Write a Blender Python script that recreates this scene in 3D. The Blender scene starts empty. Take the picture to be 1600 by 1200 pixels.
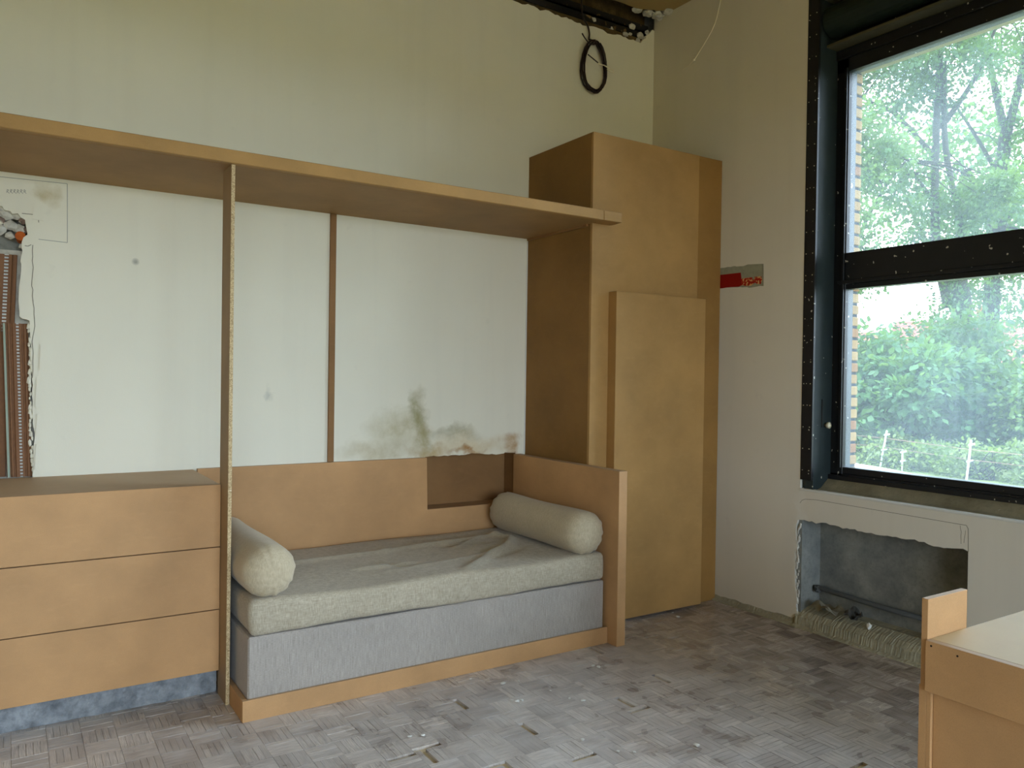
import bpy, bmesh, math, random
import numpy as np
from mathutils import Vector, Matrix
from mathutils.geometry import tessellate_polygon

S = 1.2                      # working units -> metres
R_ = random.Random(7)
scn = bpy.context.scene
COL = scn.collection

# ------------------------------------------------------------------ camera
yaw, pitch, roll = 0.5711790887535364, -0.00938076296624044, 0.014483764028615247
fw = Vector((math.sin(yaw)*math.cos(pitch), math.cos(yaw)*math.cos(pitch), math.sin(pitch)))
rt = Vector((math.cos(yaw), -math.sin(yaw), 0)); up = rt.cross(fw)
r2 = rt*math.cos(roll) + up*math.sin(roll); u2 = -rt*math.sin(roll) + up*math.cos(roll)
cd = bpy.data.cameras.new('camera'); cam = bpy.data.objects.new('camera', cd); COL.objects.link(cam)
m = Matrix((r2, u2, -fw)).transposed().to_4x4(); m.translation = Vector((-3.75432, -4.08679, 1.38))
cam.matrix_world = m
cd.sensor_width = 36.0; cd.lens = 1229.6256/1600*36; cd.clip_end = 400; cd.clip_start = .02
scn.camera = cam

# ------------------------------------------------------------------ world, exposure
scn.view_settings.view_transform = 'Standard'
scn.view_settings.look = 'None'
scn.view_settings.gamma = 1.0
scn.view_settings.use_curve_mapping = False
scn.view_settings.exposure = 2.1
SKY = 3.6
w = bpy.data.worlds.new('overcast_sky'); scn.world = w; w.use_nodes = True
nt = w.node_tree; nt.nodes.clear()
tc = nt.nodes.new('ShaderNodeTexCoord'); sx = nt.nodes.new('ShaderNodeSeparateXYZ')
rp = nt.nodes.new('ShaderNodeValToRGB'); bg = nt.nodes.new('ShaderNodeBackground'); wo = nt.nodes.new('ShaderNodeOutputWorld')
nt.links.new(tc.outputs['Generated'], sx.inputs[0]); nt.links.new(sx.outputs[2], rp.inputs[0])
rp.color_ramp.elements[0].position = 0.0; rp.color_ramp.elements[0].color = (.74, .865, 1.0, 1)
rp.color_ramp.elements[1].position = 1.0; rp.color_ramp.elements[1].color = (.62, .80, 1.0, 1)
nt.links.new(rp.outputs[0], bg.inputs[0]); bg.inputs[1].default_value = SKY
nt.links.new(bg.outputs[0], wo.inputs[0])
try:
    w.cycles.sampling_method = 'AUTOMATIC'
except Exception:
    pass

# hazy sun, high over the roof, only reaching the garden
sd = bpy.data.lights.new('hazy_sun', 'SUN'); sd.energy = 1.2; sd.angle = math.radians(12); sd.color = (1, .95, .84)
so = bpy.data.objects.new('hazy_sun', sd); COL.objects.link(so); so.location = (0, 0, 12)
so.rotation_euler = Vector((0.62, 0.10, -0.78)).to_track_quat('-Z', 'Y').to_euler()

# daylight portals in the window openings (they emit nothing, they only steer sampling of the sky)
def portal(loc, size, direction):
    l = bpy.data.lights.new('window_portal', 'AREA'); l.shape = 'RECTANGLE'; l.size, l.size_y = size
    l.cycles.is_portal = True
    o = bpy.data.objects.new('window_portal', l); COL.objects.link(o); o.location = loc
    o.rotation_euler = Vector(direction).to_track_quat('-Z', 'Y').to_euler()
W1 = (-4.10, -1.253)         # visible window, y range (outer frame)
W2 = (-6.9, -4.55)           # its neighbour along the same wall
RX0, RY0, ZC = -6.4, -8.0, 3.86
SILL = .774
W3 = (-6.2, -0.9)            # window behind the camera (x range)
portal((.32, (W1[0]+W1[1])/2, 2.0), (2.8, 2.6), (-1, 0, 0))
portal((.32, (W2[0]+W2[1])/2, 1.85), (2.4, 2.2), (-1, 0, 0))
portal(((W3[0]+W3[1])/2, RY0-.32, 1.575), (W3[1]-W3[0], 2.35), (0, 1, 0))

# ================================================================== helpers
def tag(o, label=None, cat=None, group=None, kind=None):
    if label: o['label'] = label
    if cat: o['category'] = cat
    if group: o['group'] = group
    if kind: o['kind'] = kind
    return o
def wloc(o):
    v = Vector((0, 0, 0))
    while o is not None:
        v += o.location; o = o.parent
    return v
def empty(name, loc, label=None, cat=None, group=None, kind=None):
    o = bpy.data.objects.new(name, None); COL.objects.link(o); o.location = loc; o.empty_display_size = .1
    return tag(o, label, cat, group, kind)
def obj(name, bm, mat, parent=None, loc=None, smooth=False):
    """bm is in world metres; it becomes one mesh object named name"""
    me = bpy.data.meshes.new(name)
    if loc is None: loc = (0, 0, 0)
    base = wloc(parent) + Vector((0, 0, 0)) if parent else Vector(loc)
    bmesh.ops.translate(bm, verts=bm.verts, vec=-base)
    bmesh.ops.recalc_face_normals(bm, faces=bm.faces)
    bm.to_mesh(me); bm.free()
    if smooth:
        me.polygons.foreach_set('use_smooth', [True]*len(me.polygons))
    for q in (mat if isinstance(mat, (list, tuple)) else [mat]): me.materials.append(q)
    o = bpy.data.objects.new(name, me); COL.objects.link(o)
    if parent: o.parent = parent
    else: o.location = base
    return o
def top(name, bm, mat, loc, label, cat, group=None, smooth=False, kind=None):
    return tag(obj(name, bm, mat, None, loc, smooth), label, cat, group, kind)
def BM(): return bmesh.new()
def box(bm, x0, x1, y0, y1, z0, z1, bev=0.0, seg=1):
    x0, x1 = min(x0, x1), max(x0, x1); y0, y1 = min(y0, y1), max(y0, y1); z0, z1 = min(z0, z1), max(z0, z1)
    r = bmesh.ops.create_cube(bm, size=1.0)
    vs = r['verts']
    for v in vs:
        v.co = Vector(((x0+x1)/2 + v.co.x*(x1-x0), (y0+y1)/2 + v.co.y*(y1-y0), (z0+z1)/2 + v.co.z*(z1-z0)))
    if bev:
        es = list({e for v in vs for e in v.link_edges})
        bmesh.ops.bevel(bm, geom=es, offset=bev, segments=seg, affect='EDGES', profile=.5)
    return bm
def B(*a, **k): return box(BM(), *a, **k)
def BS(x0, x1, y0, y1, z0, z1, bev=.0015, seg=1):           # box given in working units
    return box(BM(), x0*S, x1*S, y0*S, y1*S, z0*S, z1*S, bev, seg)
def addS(bm, x0, x1, y0, y1, z0, z1, bev=0): return box(bm, x0*S, x1*S, y0*S, y1*S, z0*S, z1*S, bev)
def plate(loops, f0, f1, bm=None):
    """closed outlines (first the outer one, then holes) in 2D, lofted between two maps f0(u,v), f1(u,v) -> xyz"""
    bm = bm or BM()
    pts = [p for l in loops for p in l]
    tris = tessellate_polygon([[Vector((a, b, 0)) for a, b in l] for l in loops])
    A = [bm.verts.new(f0(*p)) for p in pts]; Bv = [bm.verts.new(f1(*p)) for p in pts]
    for t in tris:
        for V in (A, Bv):
            try: bm.faces.new([V[i] for i in t])
            except ValueError: pass
    k = 0
    for l in loops:
        n = len(l)
        for i in range(n):
            a, b = k+i, k+(i+1) % n
            try: bm.faces.new((A[a], A[b], Bv[b], Bv[a]))
            except ValueError: pass
        k += n
    return bm
def jag(p, q, n, amp, rnd):
    """rough broken line from p to q (without q)"""
    out = [p]
    dx, dy = q[0]-p[0], q[1]-p[1]; L = math.hypot(dx, dy) or 1; nx, ny = -dy/L, dx/L
    o = 0
    for i in range(1, n):
        t = i/n + rnd.uniform(-.25, .25)/n; o = .6*o + rnd.uniform(-1, 1)*amp
        out.append((p[0]+dx*t+nx*o, p[1]+dy*t+ny*o))
    return out
def tube(bm, pts, r, n=8, closed=False, cap=True):
    pts = [Vector(p) for p in pts]; N = len(pts)
    rings = []
    prev = None
    for i, p in enumerate(pts):
        a = pts[(i-1) % N] if (closed or i > 0) else p
        b = pts[(i+1) % N] if (closed or i < N-1) else p
        t = (b-a).normalized()
        if prev is None:
            h = Vector((0, 0, 1)) if abs(t.z) < .9 else Vector((1, 0, 0))
            u = t.cross(h).normalized()
        else:
            u = (prev - t*prev.dot(t)).normalized()
        prev = u; v = t.cross(u)
        rr = r[i] if isinstance(r, (list, tuple)) else r
        rings.append([bm.verts.new(p + (u*math.cos(2*math.pi*k/n) + v*math.sin(2*math.pi*k/n))*rr) for k in range(n)])
    M = N if closed else N-1
    for i in range(M):
        A, Bq = rings[i], rings[(i+1) % N]
        for k in range(n): bm.faces.new((A[k], A[(k+1) % n], Bq[(k+1) % n], Bq[k]))
    if cap and not closed:
        bm.faces.new(rings[0][::-1]); bm.faces.new(rings[-1])
    return bm
def spline(pts, n=8):
    P = [Vector(p) for p in pts]; out = []
    for i in range(len(P)-1):
        p0 = P[max(i-1, 0)]; p1 = P[i]; p2 = P[i+1]; p3 = P[min(i+2, len(P)-1)]
        for k in range(n):
            t = k/n
            out.append(.5*((2*p1)+(-p0+p2)*t+(2*p0-5*p1+4*p2-p3)*t*t+(-p0+3*p1-3*p2+p3)*t**3))
    out.append(P[-1]); return out
def lump(bm, c, r, seed, sub=1, sq=(1, 1, 1)):
    rn = random.Random(seed)
    vs = bmesh.ops.create_icosphere(bm, subdivisions=sub, radius=1)['verts']
    for v in vs:
        k = rn.uniform(.65, 1.15)*r
        v.co = Vector((c[0]+v.co.x*k*sq[0], c[1]+v.co.y*k*sq[1], c[2]+v.co.z*k*sq[2]))
    return bm

# ------------------------------------------------------------------ materials
class G:                                    # tiny node-graph helper
    def __init__(s, name):
        s.m = bpy.data.materials.new(name); s.m.use_nodes = True
        s.t = s.m.node_tree; s.n = s.t.nodes; s.b = s.n['Principled BSDF']
        s.b.inputs['Specular IOR Level'].default_value = .3
    def N(s, t, **k):
        x = s.n.new(t)
        for a, v in k.items(): setattr(x, a, v)
        return x
    def L(s, a, b): s.t.links.new(a, b)
    def co(s, kind='Object', scale=(1, 1, 1), loc=(0, 0, 0)):
        t = s.N('ShaderNodeTexCoord'); mp = s.N('ShaderNodeMapping')
        mp.inputs['Scale'].default_value = scale; mp.inputs['Location'].default_value = loc
        s.L(t.outputs[kind], mp.inputs[0]); return mp.outputs[0]
    def noise(s, vec, scale, detail=4, rough=.55, dist=0):
        x = s.N('ShaderNodeTexNoise'); s.L(vec, x.inputs['Vector'])
        x.inputs['Scale'].default_value = scale; x.inputs['Detail'].default_value = detail
        x.inputs['Roughness'].default_value = rough; x.inputs['Distortion'].default_value = dist
        return x.outputs['Fac']
    def ramp(s, fac, stops):
        x = s.N('ShaderNodeValToRGB'); e = x.color_ramp.elements
        while len(e) < len(stops): e.new(.5)
        for i, (p, c) in enumerate(stops):
            e[i].position = p; e[i].color = (c, c, c, 1) if not isinstance(c, tuple) else c+(1,)
        s.L(fac, x.inputs[0]); return x.outputs[0]
    def mix(s, fac, a, b, blend='MIX'):
        x = s.N('ShaderNodeMix', data_type='RGBA', blend_type=blend)
        for v, i in ((fac, 0), (a, 6), (b, 7)):
            if isinstance(v, (int, float)): x.inputs[i].default_value = v
            elif isinstance(v, tuple): x.inputs[i].default_value = v+(1,)
            else: s.L(v, x.inputs[i])
        return x.outputs[2]
    def math(s, op, a, b=None, c=None):
        x = s.N('ShaderNodeMath', operation=op)
        for i, v in enumerate((a, b, c)):
            if v is None: continue
            if isinstance(v, (int, float)): x.inputs[i].default_value = v
            else: s.L(v, x.inputs[i])
        return x.outputs[0]
    def bump(s, h, strength=.3, dist=.002):
        x = s.N('ShaderNodeBump'); x.inputs['Strength'].default_value = strength; x.inputs['Distance'].default_value = dist
        s.L(h, x.inputs['Height']); s.L(x.outputs[0], s.b.inputs['Normal'])
    def col(s, c):
        if isinstance(c, tuple): s.b.inputs['Base Color'].default_value = c+(1,)
        else: s.L(c, s.b.inputs['Base Color'])
        return s
    def rough(s, r):
        if isinstance(r, (int, float)): s.b.inputs['Roughness'].default_value = r
        else: s.L(r, s.b.inputs['Roughness'])
        return s
    def upmask(s, a=.6, b=.95):
        g = s.N('ShaderNodeNewGeometry'); x = s.N('ShaderNodeSeparateXYZ'); s.L(g.outputs['True Normal'], x.inputs[0])
        return s.ramp(x.outputs[2], [(a, 0.0), (b, 1.0)])
def lin(*c):
    return tuple(((v/255+.055)/1.055)**2.4 if v > 10 else v/255/12.92 for v in c)

def mat_mdf(name, base, dust=.55, dustcol=lin(150, 140, 122), mott=.10):
    g = G(name); v = g.co()
    n1 = g.noise(v, 2.3, 5, .6); n2 = g.noise(v, 420, 2, .6); n3 = g.noise(g.co(scale=(1, 1, 3)), 14, 4)
    d = tuple(c*.80 for c in base); l = tuple(min(1, c*1.14) for c in base)
    c = g.mix(g.ramp(n1, [(.3, 0.0), (.7, 1.0)]), d, l)
    c = g.mix(g.math('MULTIPLY', g.ramp(n2, [(.45, 0.0), (.62, 1.0)]), .16), c, tuple(k*.55 for k in base))
    c = g.mix(g.math('MULTIPLY', g.ramp(n3, [(.55, 0.0), (.75, 1.0)]), mott), c, tuple(min(1, k*1.35+.03) for k in base))
    if dust:
        um = g.upmask(); n4 = g.noise(v, 3.1, 4)
        f = g.math('MULTIPLY', um, g.math('MULTIPLY', g.ramp(n4, [(.3, .55), (.7, 1.0)]), dust))
        c = g.mix(f, c, dustcol)
    g.col(c).rough(.62); g.bump(n2, .08, .0006)
    return g.m
MDF = mat_mdf('mdf_panel', (.50, .28, .122))
MDFW = mat_mdf('mdf_shaded_side', (.25, .125, .03))  # darker copy of the wardrobe board, the side's shade put into the colour
MDFG = mat_mdf('mdf_golden', (.40, .225, .075))
MDFD = mat_mdf('mdf_reddish', (.26, .13, .045), dust=.3)
MDFP = mat_mdf('mdf_pale', (.50, .335, .17), dust=.75, dustcol=lin(186, 162, 114))

def mat_chip():
    g = G('particle_board_edge'); v = g.co()
    n = g.noise(v, 260, 3, .7); n2 = g.noise(v, 40, 3)
    c = g.mix(g.ramp(n, [(.38, 0.0), (.62, 1.0)]), lin(150, 122, 84), lin(214, 192, 150))
    c = g.mix(g.ramp(n2, [(.66, 0.0), (.72, 1.0)]), c, lin(225, 214, 196))
    g.col(c).rough(.8); g.bump(n, .5, .001); return g.m
CHIP = mat_chip()

def mat_fabric(name, a, b, vert=(700, 700, 25), hor=(25, 25, 700), bump=.25, sc=1):
    g = G(name)
    n1 = g.noise(g.co(scale=tuple(x*sc for x in vert)), 1, 3, .6); n2 = g.noise(g.co(scale=tuple(x*sc for x in hor)), 1, 3, .6)
    n3 = g.noise(g.co(), 5, 4)
    h = g.math('ADD', g.math('MULTIPLY', n1, .6), g.math('MULTIPLY', n2, .4))
    c = g.mix(g.ramp(h, [(.36, 0.0), (.64, 1.0)]), a, b)
    c = g.mix(g.math('MULTIPLY', g.ramp(n3, [(.35, 0.0), (.7, 1.0)]), .22), c, tuple(k*.72 for k in a))
    g.col(c).rough(.9); g.b.inputs['Sheen Weight'].default_value = .15
    g.bump(h, bump, .0012); return g.m
F_BASE = mat_fabric('grey_ribbed_upholstery', lin(134, 126, 117), lin(188, 178, 168), vert=(800, 800, 16), hor=(90, 90, 700))
F_MAT = mat_fabric('greyish_linen_cover', lin(150, 139, 118), lin(190, 178, 156), vert=(300, 300, 40), hor=(40, 40, 300))
F_BOL = mat_fabric('beige_linen_bolster', lin(170, 155, 128), lin(194, 179, 150), vert=(300, 300, 40), hor=(40, 300, 40))

def mat_wall(name, base, stains=(), grey=0.0):
    g = G(name); v = g.co()
    n1 = g.noise(v, 1.1, 4); n2 = g.noise(v, 9, 5); n3 = g.noise(v, 160, 3); ns = g.noise(g.co(scale=(9, 9, .5)), 1, 4)
    c = g.mix(g.ramp(n1, [(.3, 0.0), (.7, 1.0)]), tuple(k*.93 for k in base), base)
    c = g.mix(g.math('MULTIPLY', g.ramp(ns, [(.52, 0.0), (.75, 1.0)]), .12), c, tuple(k*.72 for k in base))
    c = g.mix(g.math('MULTIPLY', g.ramp(n2, [(.66, 0.0), (.78, 1.0)]), .22), c, tuple(k*.65 for k in base))
    sp = g.N('ShaderNodeSeparateXYZ'); g.L(v, sp.inputs[0])
    if stains:
        nz = g.N('ShaderNodeTexNoise'); g.L(v, nz.inputs['Vector']); nz.inputs['Scale'].default_value = 6; nz.inputs['Detail'].default_value = 6; nz.inputs['Roughness'].default_value = .6
        s1 = g.N('ShaderNodeVectorMath', operation='SUBTRACT'); g.L(nz.outputs['Color'], s1.inputs[0]); s1.inputs[1].default_value = (.5, .5, .5)
        s2 = g.N('ShaderNodeVectorMath', operation='SCALE'); g.L(s1.outputs[0], s2.inputs[0]); s2.inputs['Scale'].default_value = .24
        s3 = g.N('ShaderNodeVectorMath', operation='ADD'); g.L(s2.outputs[0], s3.inputs[0]); g.L(v, s3.inputs[1])
        sw = g.N('ShaderNodeSeparateXYZ'); g.L(s3.outputs[0], sw.inputs[0]); mot = g.ramp(g.noise(v, 14, 5, .65), [(.3, .45), (.62, 1.0)])
    for ax, (cx, cz, rx, rz, colr, amt, wk) in stains:
        src = sw if wk else sp
        dx = g.math('DIVIDE', g.math('SUBTRACT', src.outputs[ax], cx), rx)
        dz = g.math('DIVIDE', g.math('SUBTRACT', src.outputs[2], cz), rz)
        d = g.math('SQRT', g.math('ADD', g.math('MULTIPLY', dx, dx), g.math('MULTIPLY', dz, dz)))
        f = g.math('MULTIPLY', g.ramp(d, [(.25, amt), (1.0, 0.0)]), mot)
        c = g.mix(f, c, colr)
    g.col(c).rough(.85); g.bump(g.math('ADD', n3, g.math('MULTIPLY', n2, 2.0)), .18, .0015)
    return g.m
OCH = lin(150, 128, 84); BRN = lin(140, 92, 44)
PLB = mat_wall('aged_white_paint', lin(229, 224, 206), [
    (0, (-1.57*S, .90*S, .20*S, .10*S, lin(168, 156, 112), .62, 1)), (0, (-1.64*S, .79*S, .32*S, .07*S, lin(172, 158, 118), .60, 1)),
    (0, (-1.46*S, .96*S, .065*S, .15*S, lin(150, 142, 96), .85, 1)), (0, (-1.45*S, .84*S, .06*S, .12*S, lin(160, 146, 98), .7, 1)), (0, (-1.28*S, .865*S, .19*S, .05*S, lin(154, 146, 108), .65, 1)),
    (0, (-1.15*S, .80*S, .30*S, .075*S, lin(196, 170, 116), .55, 1)), (0, (-1.19*S, .768*S, .12*S, .026*S, lin(160, 110, 48), .95, 1)), (0, (-.945*S, .79*S, .06*S, .09*S, lin(164, 118, 60), .8, 1)),
    (0, (-1.40*S, .775*S, .14*S, .05*S, lin(178, 146, 84), .7, 1)),
    (0, (-3.01*S, 1.80*S, .05*S, .07*S, lin(176, 156, 96), .6, 1)),
    (0, (-2.705*S, 1.58*S, .016*S, .016*S, lin(120, 118, 112), .8, 0)),
    (0, (-2.18*S, 1.07*S, .035*S, .045*S, lin(176, 176, 164), .6, 1))])
PLR = mat_wall('aged_beige_paint', lin(217, 209, 192), [(1, (-1.05*S, .3*S, .035*S, .4*S, lin(225, 225, 218), .6, 1))])
PLW = mat_wall('plain_white_paint', lin(214, 211, 202))
PLY = mat_wall('ochre_bounce_wall', (.50, .33, .10))  # unseen walls, ochre invented to warm the bounced light
PLC = mat_wall('warm_bounce_ceiling', (.42, .30, .13))  # ceiling colour chosen to warm and dim the bounce on the upper walls
g = G('fresh_plaster_break'); v = g.co(); n = g.noise(v, 40, 5); g.col(g.mix(n, lin(150, 146, 136), lin(232, 228, 216))).rough(.95); g.bump(n, .6, .004); PLASTER = g.m

def mat_conc(name, a, b, specks=.5, sc=5):
    g = G(name); v = g.co()
    n1 = g.noise(v, sc, 6, .65); n2 = g.noise(v, 60, 4, .6); n3 = g.noise(v, 34, 2, .5)
    c = g.mix(g.ramp(n1, [(.3, 0.0), (.7, 1.0)]), a, b)
    c = g.mix(g.math('MULTIPLY', g.ramp(n2, [(.5, 0.0), (.75, 1.0)]), .3), c, tuple(k*.55 for k in a))
    c = g.mix(g.math('MULTIPLY', g.ramp(n3, [(.74, 0.0), (.78, 1.0)]), specks), c, lin(205, 202, 190))
    g.col(c).rough(.9); g.bump(g.math('ADD', n1, n2), .5, .006); return g.m
CONC = mat_conc('grey_concrete', lin(104, 106, 104), lin(150, 150, 142))
CONCL = mat_conc('pale_mortar', lin(132, 126, 104), lin(172, 164, 138), .3)
SCREED = mat_conc('sandy_screed', lin(190, 170, 134), lin(230, 214, 180), .3, 9)
STONE = mat_conc('blue_grey_stone', lin(92, 96, 102), lin(162, 166, 170), .35, 12)
SILLM = mat_conc('stained_sill_cement', lin(96, 88, 66), lin(140, 130, 104), .2, 4)
RUST = mat_conc('rusty_concrete', lin(58, 44, 24), lin(112, 92, 56), .5, 9)

def mat_parquet():
    g = G('worn_mosaic_parquet')
    at = g.N('ShaderNodeAttribute', attribute_name='tone'); uv = g.N('ShaderNodeUVMap', uv_map='grain')
    mp = g.N('ShaderNodeMapping'); mp.inputs['Scale'].default_value = (14, 330, 1); g.L(uv.outputs[0], mp.inputs[0])
    n1 = g.noise(mp.outputs[0], 1, 4, .65)
    pos = g.N('ShaderNodeNewGeometry').outputs['Position']
    n2 = g.noise(pos, 1.3, 5, .6); n3 = g.noise(pos, 9, 2, .5); n4 = g.noise(pos, 55, 3, .6)
    c = g.mix(at.outputs['Fac'], lin(122, 106, 98), lin(216, 202, 190))
    c = g.mix(g.math('MULTIPLY', g.ramp(n1, [(.42, 0.0), (.60, 1.0)]), .75), c, lin(84, 68, 58))
    # settled building dust, thicker in patches
    sp = g.N('ShaderNodeSeparateXYZ'); g.L(pos, sp.inputs[0])
    d = g.math('ADD', g.math('MULTIPLY', n2, .7), g.math('MULTIPLY', n3, .5))
    # the pale dust tone fades out towards the window wall
    near = g.math('ADD', g.math('MULTIPLY', sp.outputs[0], 1.0), g.math('MULTIPLY', g.math('SUBTRACT', n2, .5), 1.6))
    keep = g.ramp(g.math('ADD', g.math('MULTIPLY', near, .5), 1.0), [(.45, 1.0), (.86, .12)])
    f = g.math('MULTIPLY', g.math('MULTIPLY', g.ramp(d, [(.42, .18), (.78, .88)]), keep), .72)
    c = g.mix(f, c, lin(226, 221, 217))
    c = g.mix(g.math('MULTIPLY', g.ramp(n4, [(.70, 0.0), (.76, 1.0)]), g.math('MULTIPLY', g.ramp(n3, [(.5, 0.0), (.62, .8)]), keep)), c, lin(214, 210, 204))
    g.col(c); g.rough(g.mix(f, lin(120, 120, 120), lin(190, 190, 190)))
    g.b.inputs['Specular IOR Level'].default_value = .5
    g.bump(n1, .25, .001); return g.m
PARQ = mat_parquet()

def mat_plain(name, c, r=.6, metal=0, var=.12, sc=18, spots=None, spotk=(.72, .75), spotsc=60):
    g = G(name); v = g.co(); n = g.noise(v, sc, 4)
    cc = g.mix(n, tuple(k*(1-var) for k in c), tuple(min(1, k*(1+var)) for k in c))
    if spots:
        n2 = g.noise(v, spotsc, 1, .4)
        cc = g.mix(g.ramp(n2, [(spotk[0], 0.0), (spotk[1], 1.0)]), cc, spots)
    g.col(cc).rough(r); g.b.inputs['Metallic'].default_value = metal; g.bump(n, .06, .001); return g.m
STEEL = mat_plain('black_painted_steel', (.010, .0105, .012), .38, 0, .3, 12, lin(190, 184, 170), (.735, .76), 46)
STEELG = mat_plain('bottle_green_steel', (.018, .027, .028), .6, 0, .3, 10, lin(190, 184, 170), (.76, .78), 40)
STEELB = mat_plain('black_beam_steel', (.012, .012, .012), .4, 0, .4, 30, lin(120, 96, 60), (.66, .74), 26)
ALU = mat_plain('weathered_grey_frame', (.045, .058, .066), .5, 0, .15, 14)
OLIVE = mat_plain('olive_steel_ledge', (.085, .078, .045), .5, 0, .25, 16)
BLIND = mat_plain('dark_green_blind', (.008, .016, .011), .6, 0, .2, 20)
CABLE = mat_plain('dark_brown_cable', (.020, .011, .010), .35, 0, .2, 40)
WIRE = mat_plain('pale_wire', lin(236, 228, 204), .6)
BRASS = mat_plain('worn_brass', lin(206, 196, 168), .35, .3)
RIB = mat_plain('rust_brown_lath', lin(126, 88, 60), .7, 0, .25, 60)
GALV = mat_plain('galvanised_strip', lin(226, 230, 228), .45, .0, .05)
REDP = mat_plain('red_gloss_remnant', lin(140, 6, 4), .45, 0, .12, 30)
REDS = mat_plain('scraped_red_remnant', lin(158, 30, 12), .5, 0, .15, 30, lin(214, 168, 110), (.52, .60), 70)
PATCH = mat_plain('bare_grey_filler', lin(150, 148, 126), .9, 0, .25, 30)
RPIPE = mat_plain('orange_rusted_pipe', lin(176, 88, 32), .8, 0, .35, 60)
RUBM = mat_plain('broken_masonry', lin(128, 108, 98), .95, 0, .35, 24, lin(232, 226, 206), (.50, .58), 18)
SCRAP = mat_plain('dusty_torn_paper', lin(176, 170, 152), .9, 0, .2, 30)
CHIPW = mat_plain('white_plaster_crumb', lin(222, 220, 214), .9)
CRACK = mat_plain('hairline_crack', lin(132, 126, 112), .9)
PENCIL = mat_plain('pencil_line', lin(150, 150, 142), .9)
PIPEG = mat_plain('dusty_grey_pipe', lin(84, 86, 86), .7, 0, .2, 40)
HOLE = mat_plain('drilled_hole', (.02, .014, .01), .9)
JOINT = mat_plain('dark_mortar', lin(34, 36, 42), .95)
BRICKM = [mat_plain('yellow_brick_%s' % n, c, .9, 0, .14, 40) for n, c in
          (('straw', lin(124, 96, 56)), ('ochre', lin(116, 80, 42)), ('pale', lin(130, 104, 64)), ('orange', lin(114, 76, 44)))]
LINT = mat_plain('pale_lintel', lin(150, 138, 104), .9)
PATHM = mat_plain('pale_concrete_path', lin(208, 206, 198), .9)
POSTM = mat_plain('white_fence_post', lin(170, 174, 172), .8)
BARK = mat_plain('grey_bark', lin(44, 43, 38), .95, 0, .35, 9)
SOIL = mat_plain('grassy_ground', lin(92, 104, 58), .95, 0, .35, 2)
EARTH = mat_plain('tan_bounce_ground', (.36, .26, .09), .95, 0, .2, 2)  # unseen ground, tan chosen to throw yellow light onto the upper walls
HWALL = mat_plain('pale_house_wall', lin(120, 112, 102), .9)

def mat_leaf(name, a, b):
    g = G(name); at = g.N('ShaderNodeAttribute', attribute_name='tone')
    c = g.mix(at.outputs['Fac'], a, b); g.col(c).rough(.5)
    tr = g.N('ShaderNodeBsdfTranslucent'); g.L(g.mix(.35, c, (.30, .45, .05)), tr.inputs[0])
    mx = g.N('ShaderNodeMixShader'); mx.inputs[0].default_value = .38
    g.L(g.b.outputs[0], mx.inputs[1]); g.L(tr.outputs[0], mx.inputs[2]); g.L(mx.outputs[0], g.n['Material Output'].inputs[0])
    return g.m
LEAF_T = mat_leaf('tree_leaf', (.010, .036, .015), (.036, .090, .026))
LEAF_L = mat_leaf('light_leaf', (.026, .070, .018), (.085, .150, .032))
LEAF_H = mat_leaf('hazel_leaf', (.016, .056, .023), (.055, .125, .042))
LEAF_W = mat_leaf('weed_leaf', (.045, .082, .018), (.125, .165, .042))

def mat_roof():
    g = G('red_roof_tiles'); v = g.co()
    wv = g.N('ShaderNodeTexWave', wave_type='BANDS', bands_direction='Z'); g.L(v, wv.inputs[0]); wv.inputs['Scale'].default_value = 1.6
    w2 = g.N('ShaderNodeTexWave', wave_type='BANDS', bands_direction='Y'); g.L(v, w2.inputs[0]); w2.inputs['Scale'].default_value = 1.6
    f = g.math('MULTIPLY', wv.outputs[1], w2.outputs[1])
    g.col(g.mix(f, lin(84, 40, 28), lin(132, 74, 54))).rough(.8); return g.m
ROOF = mat_roof()

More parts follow.
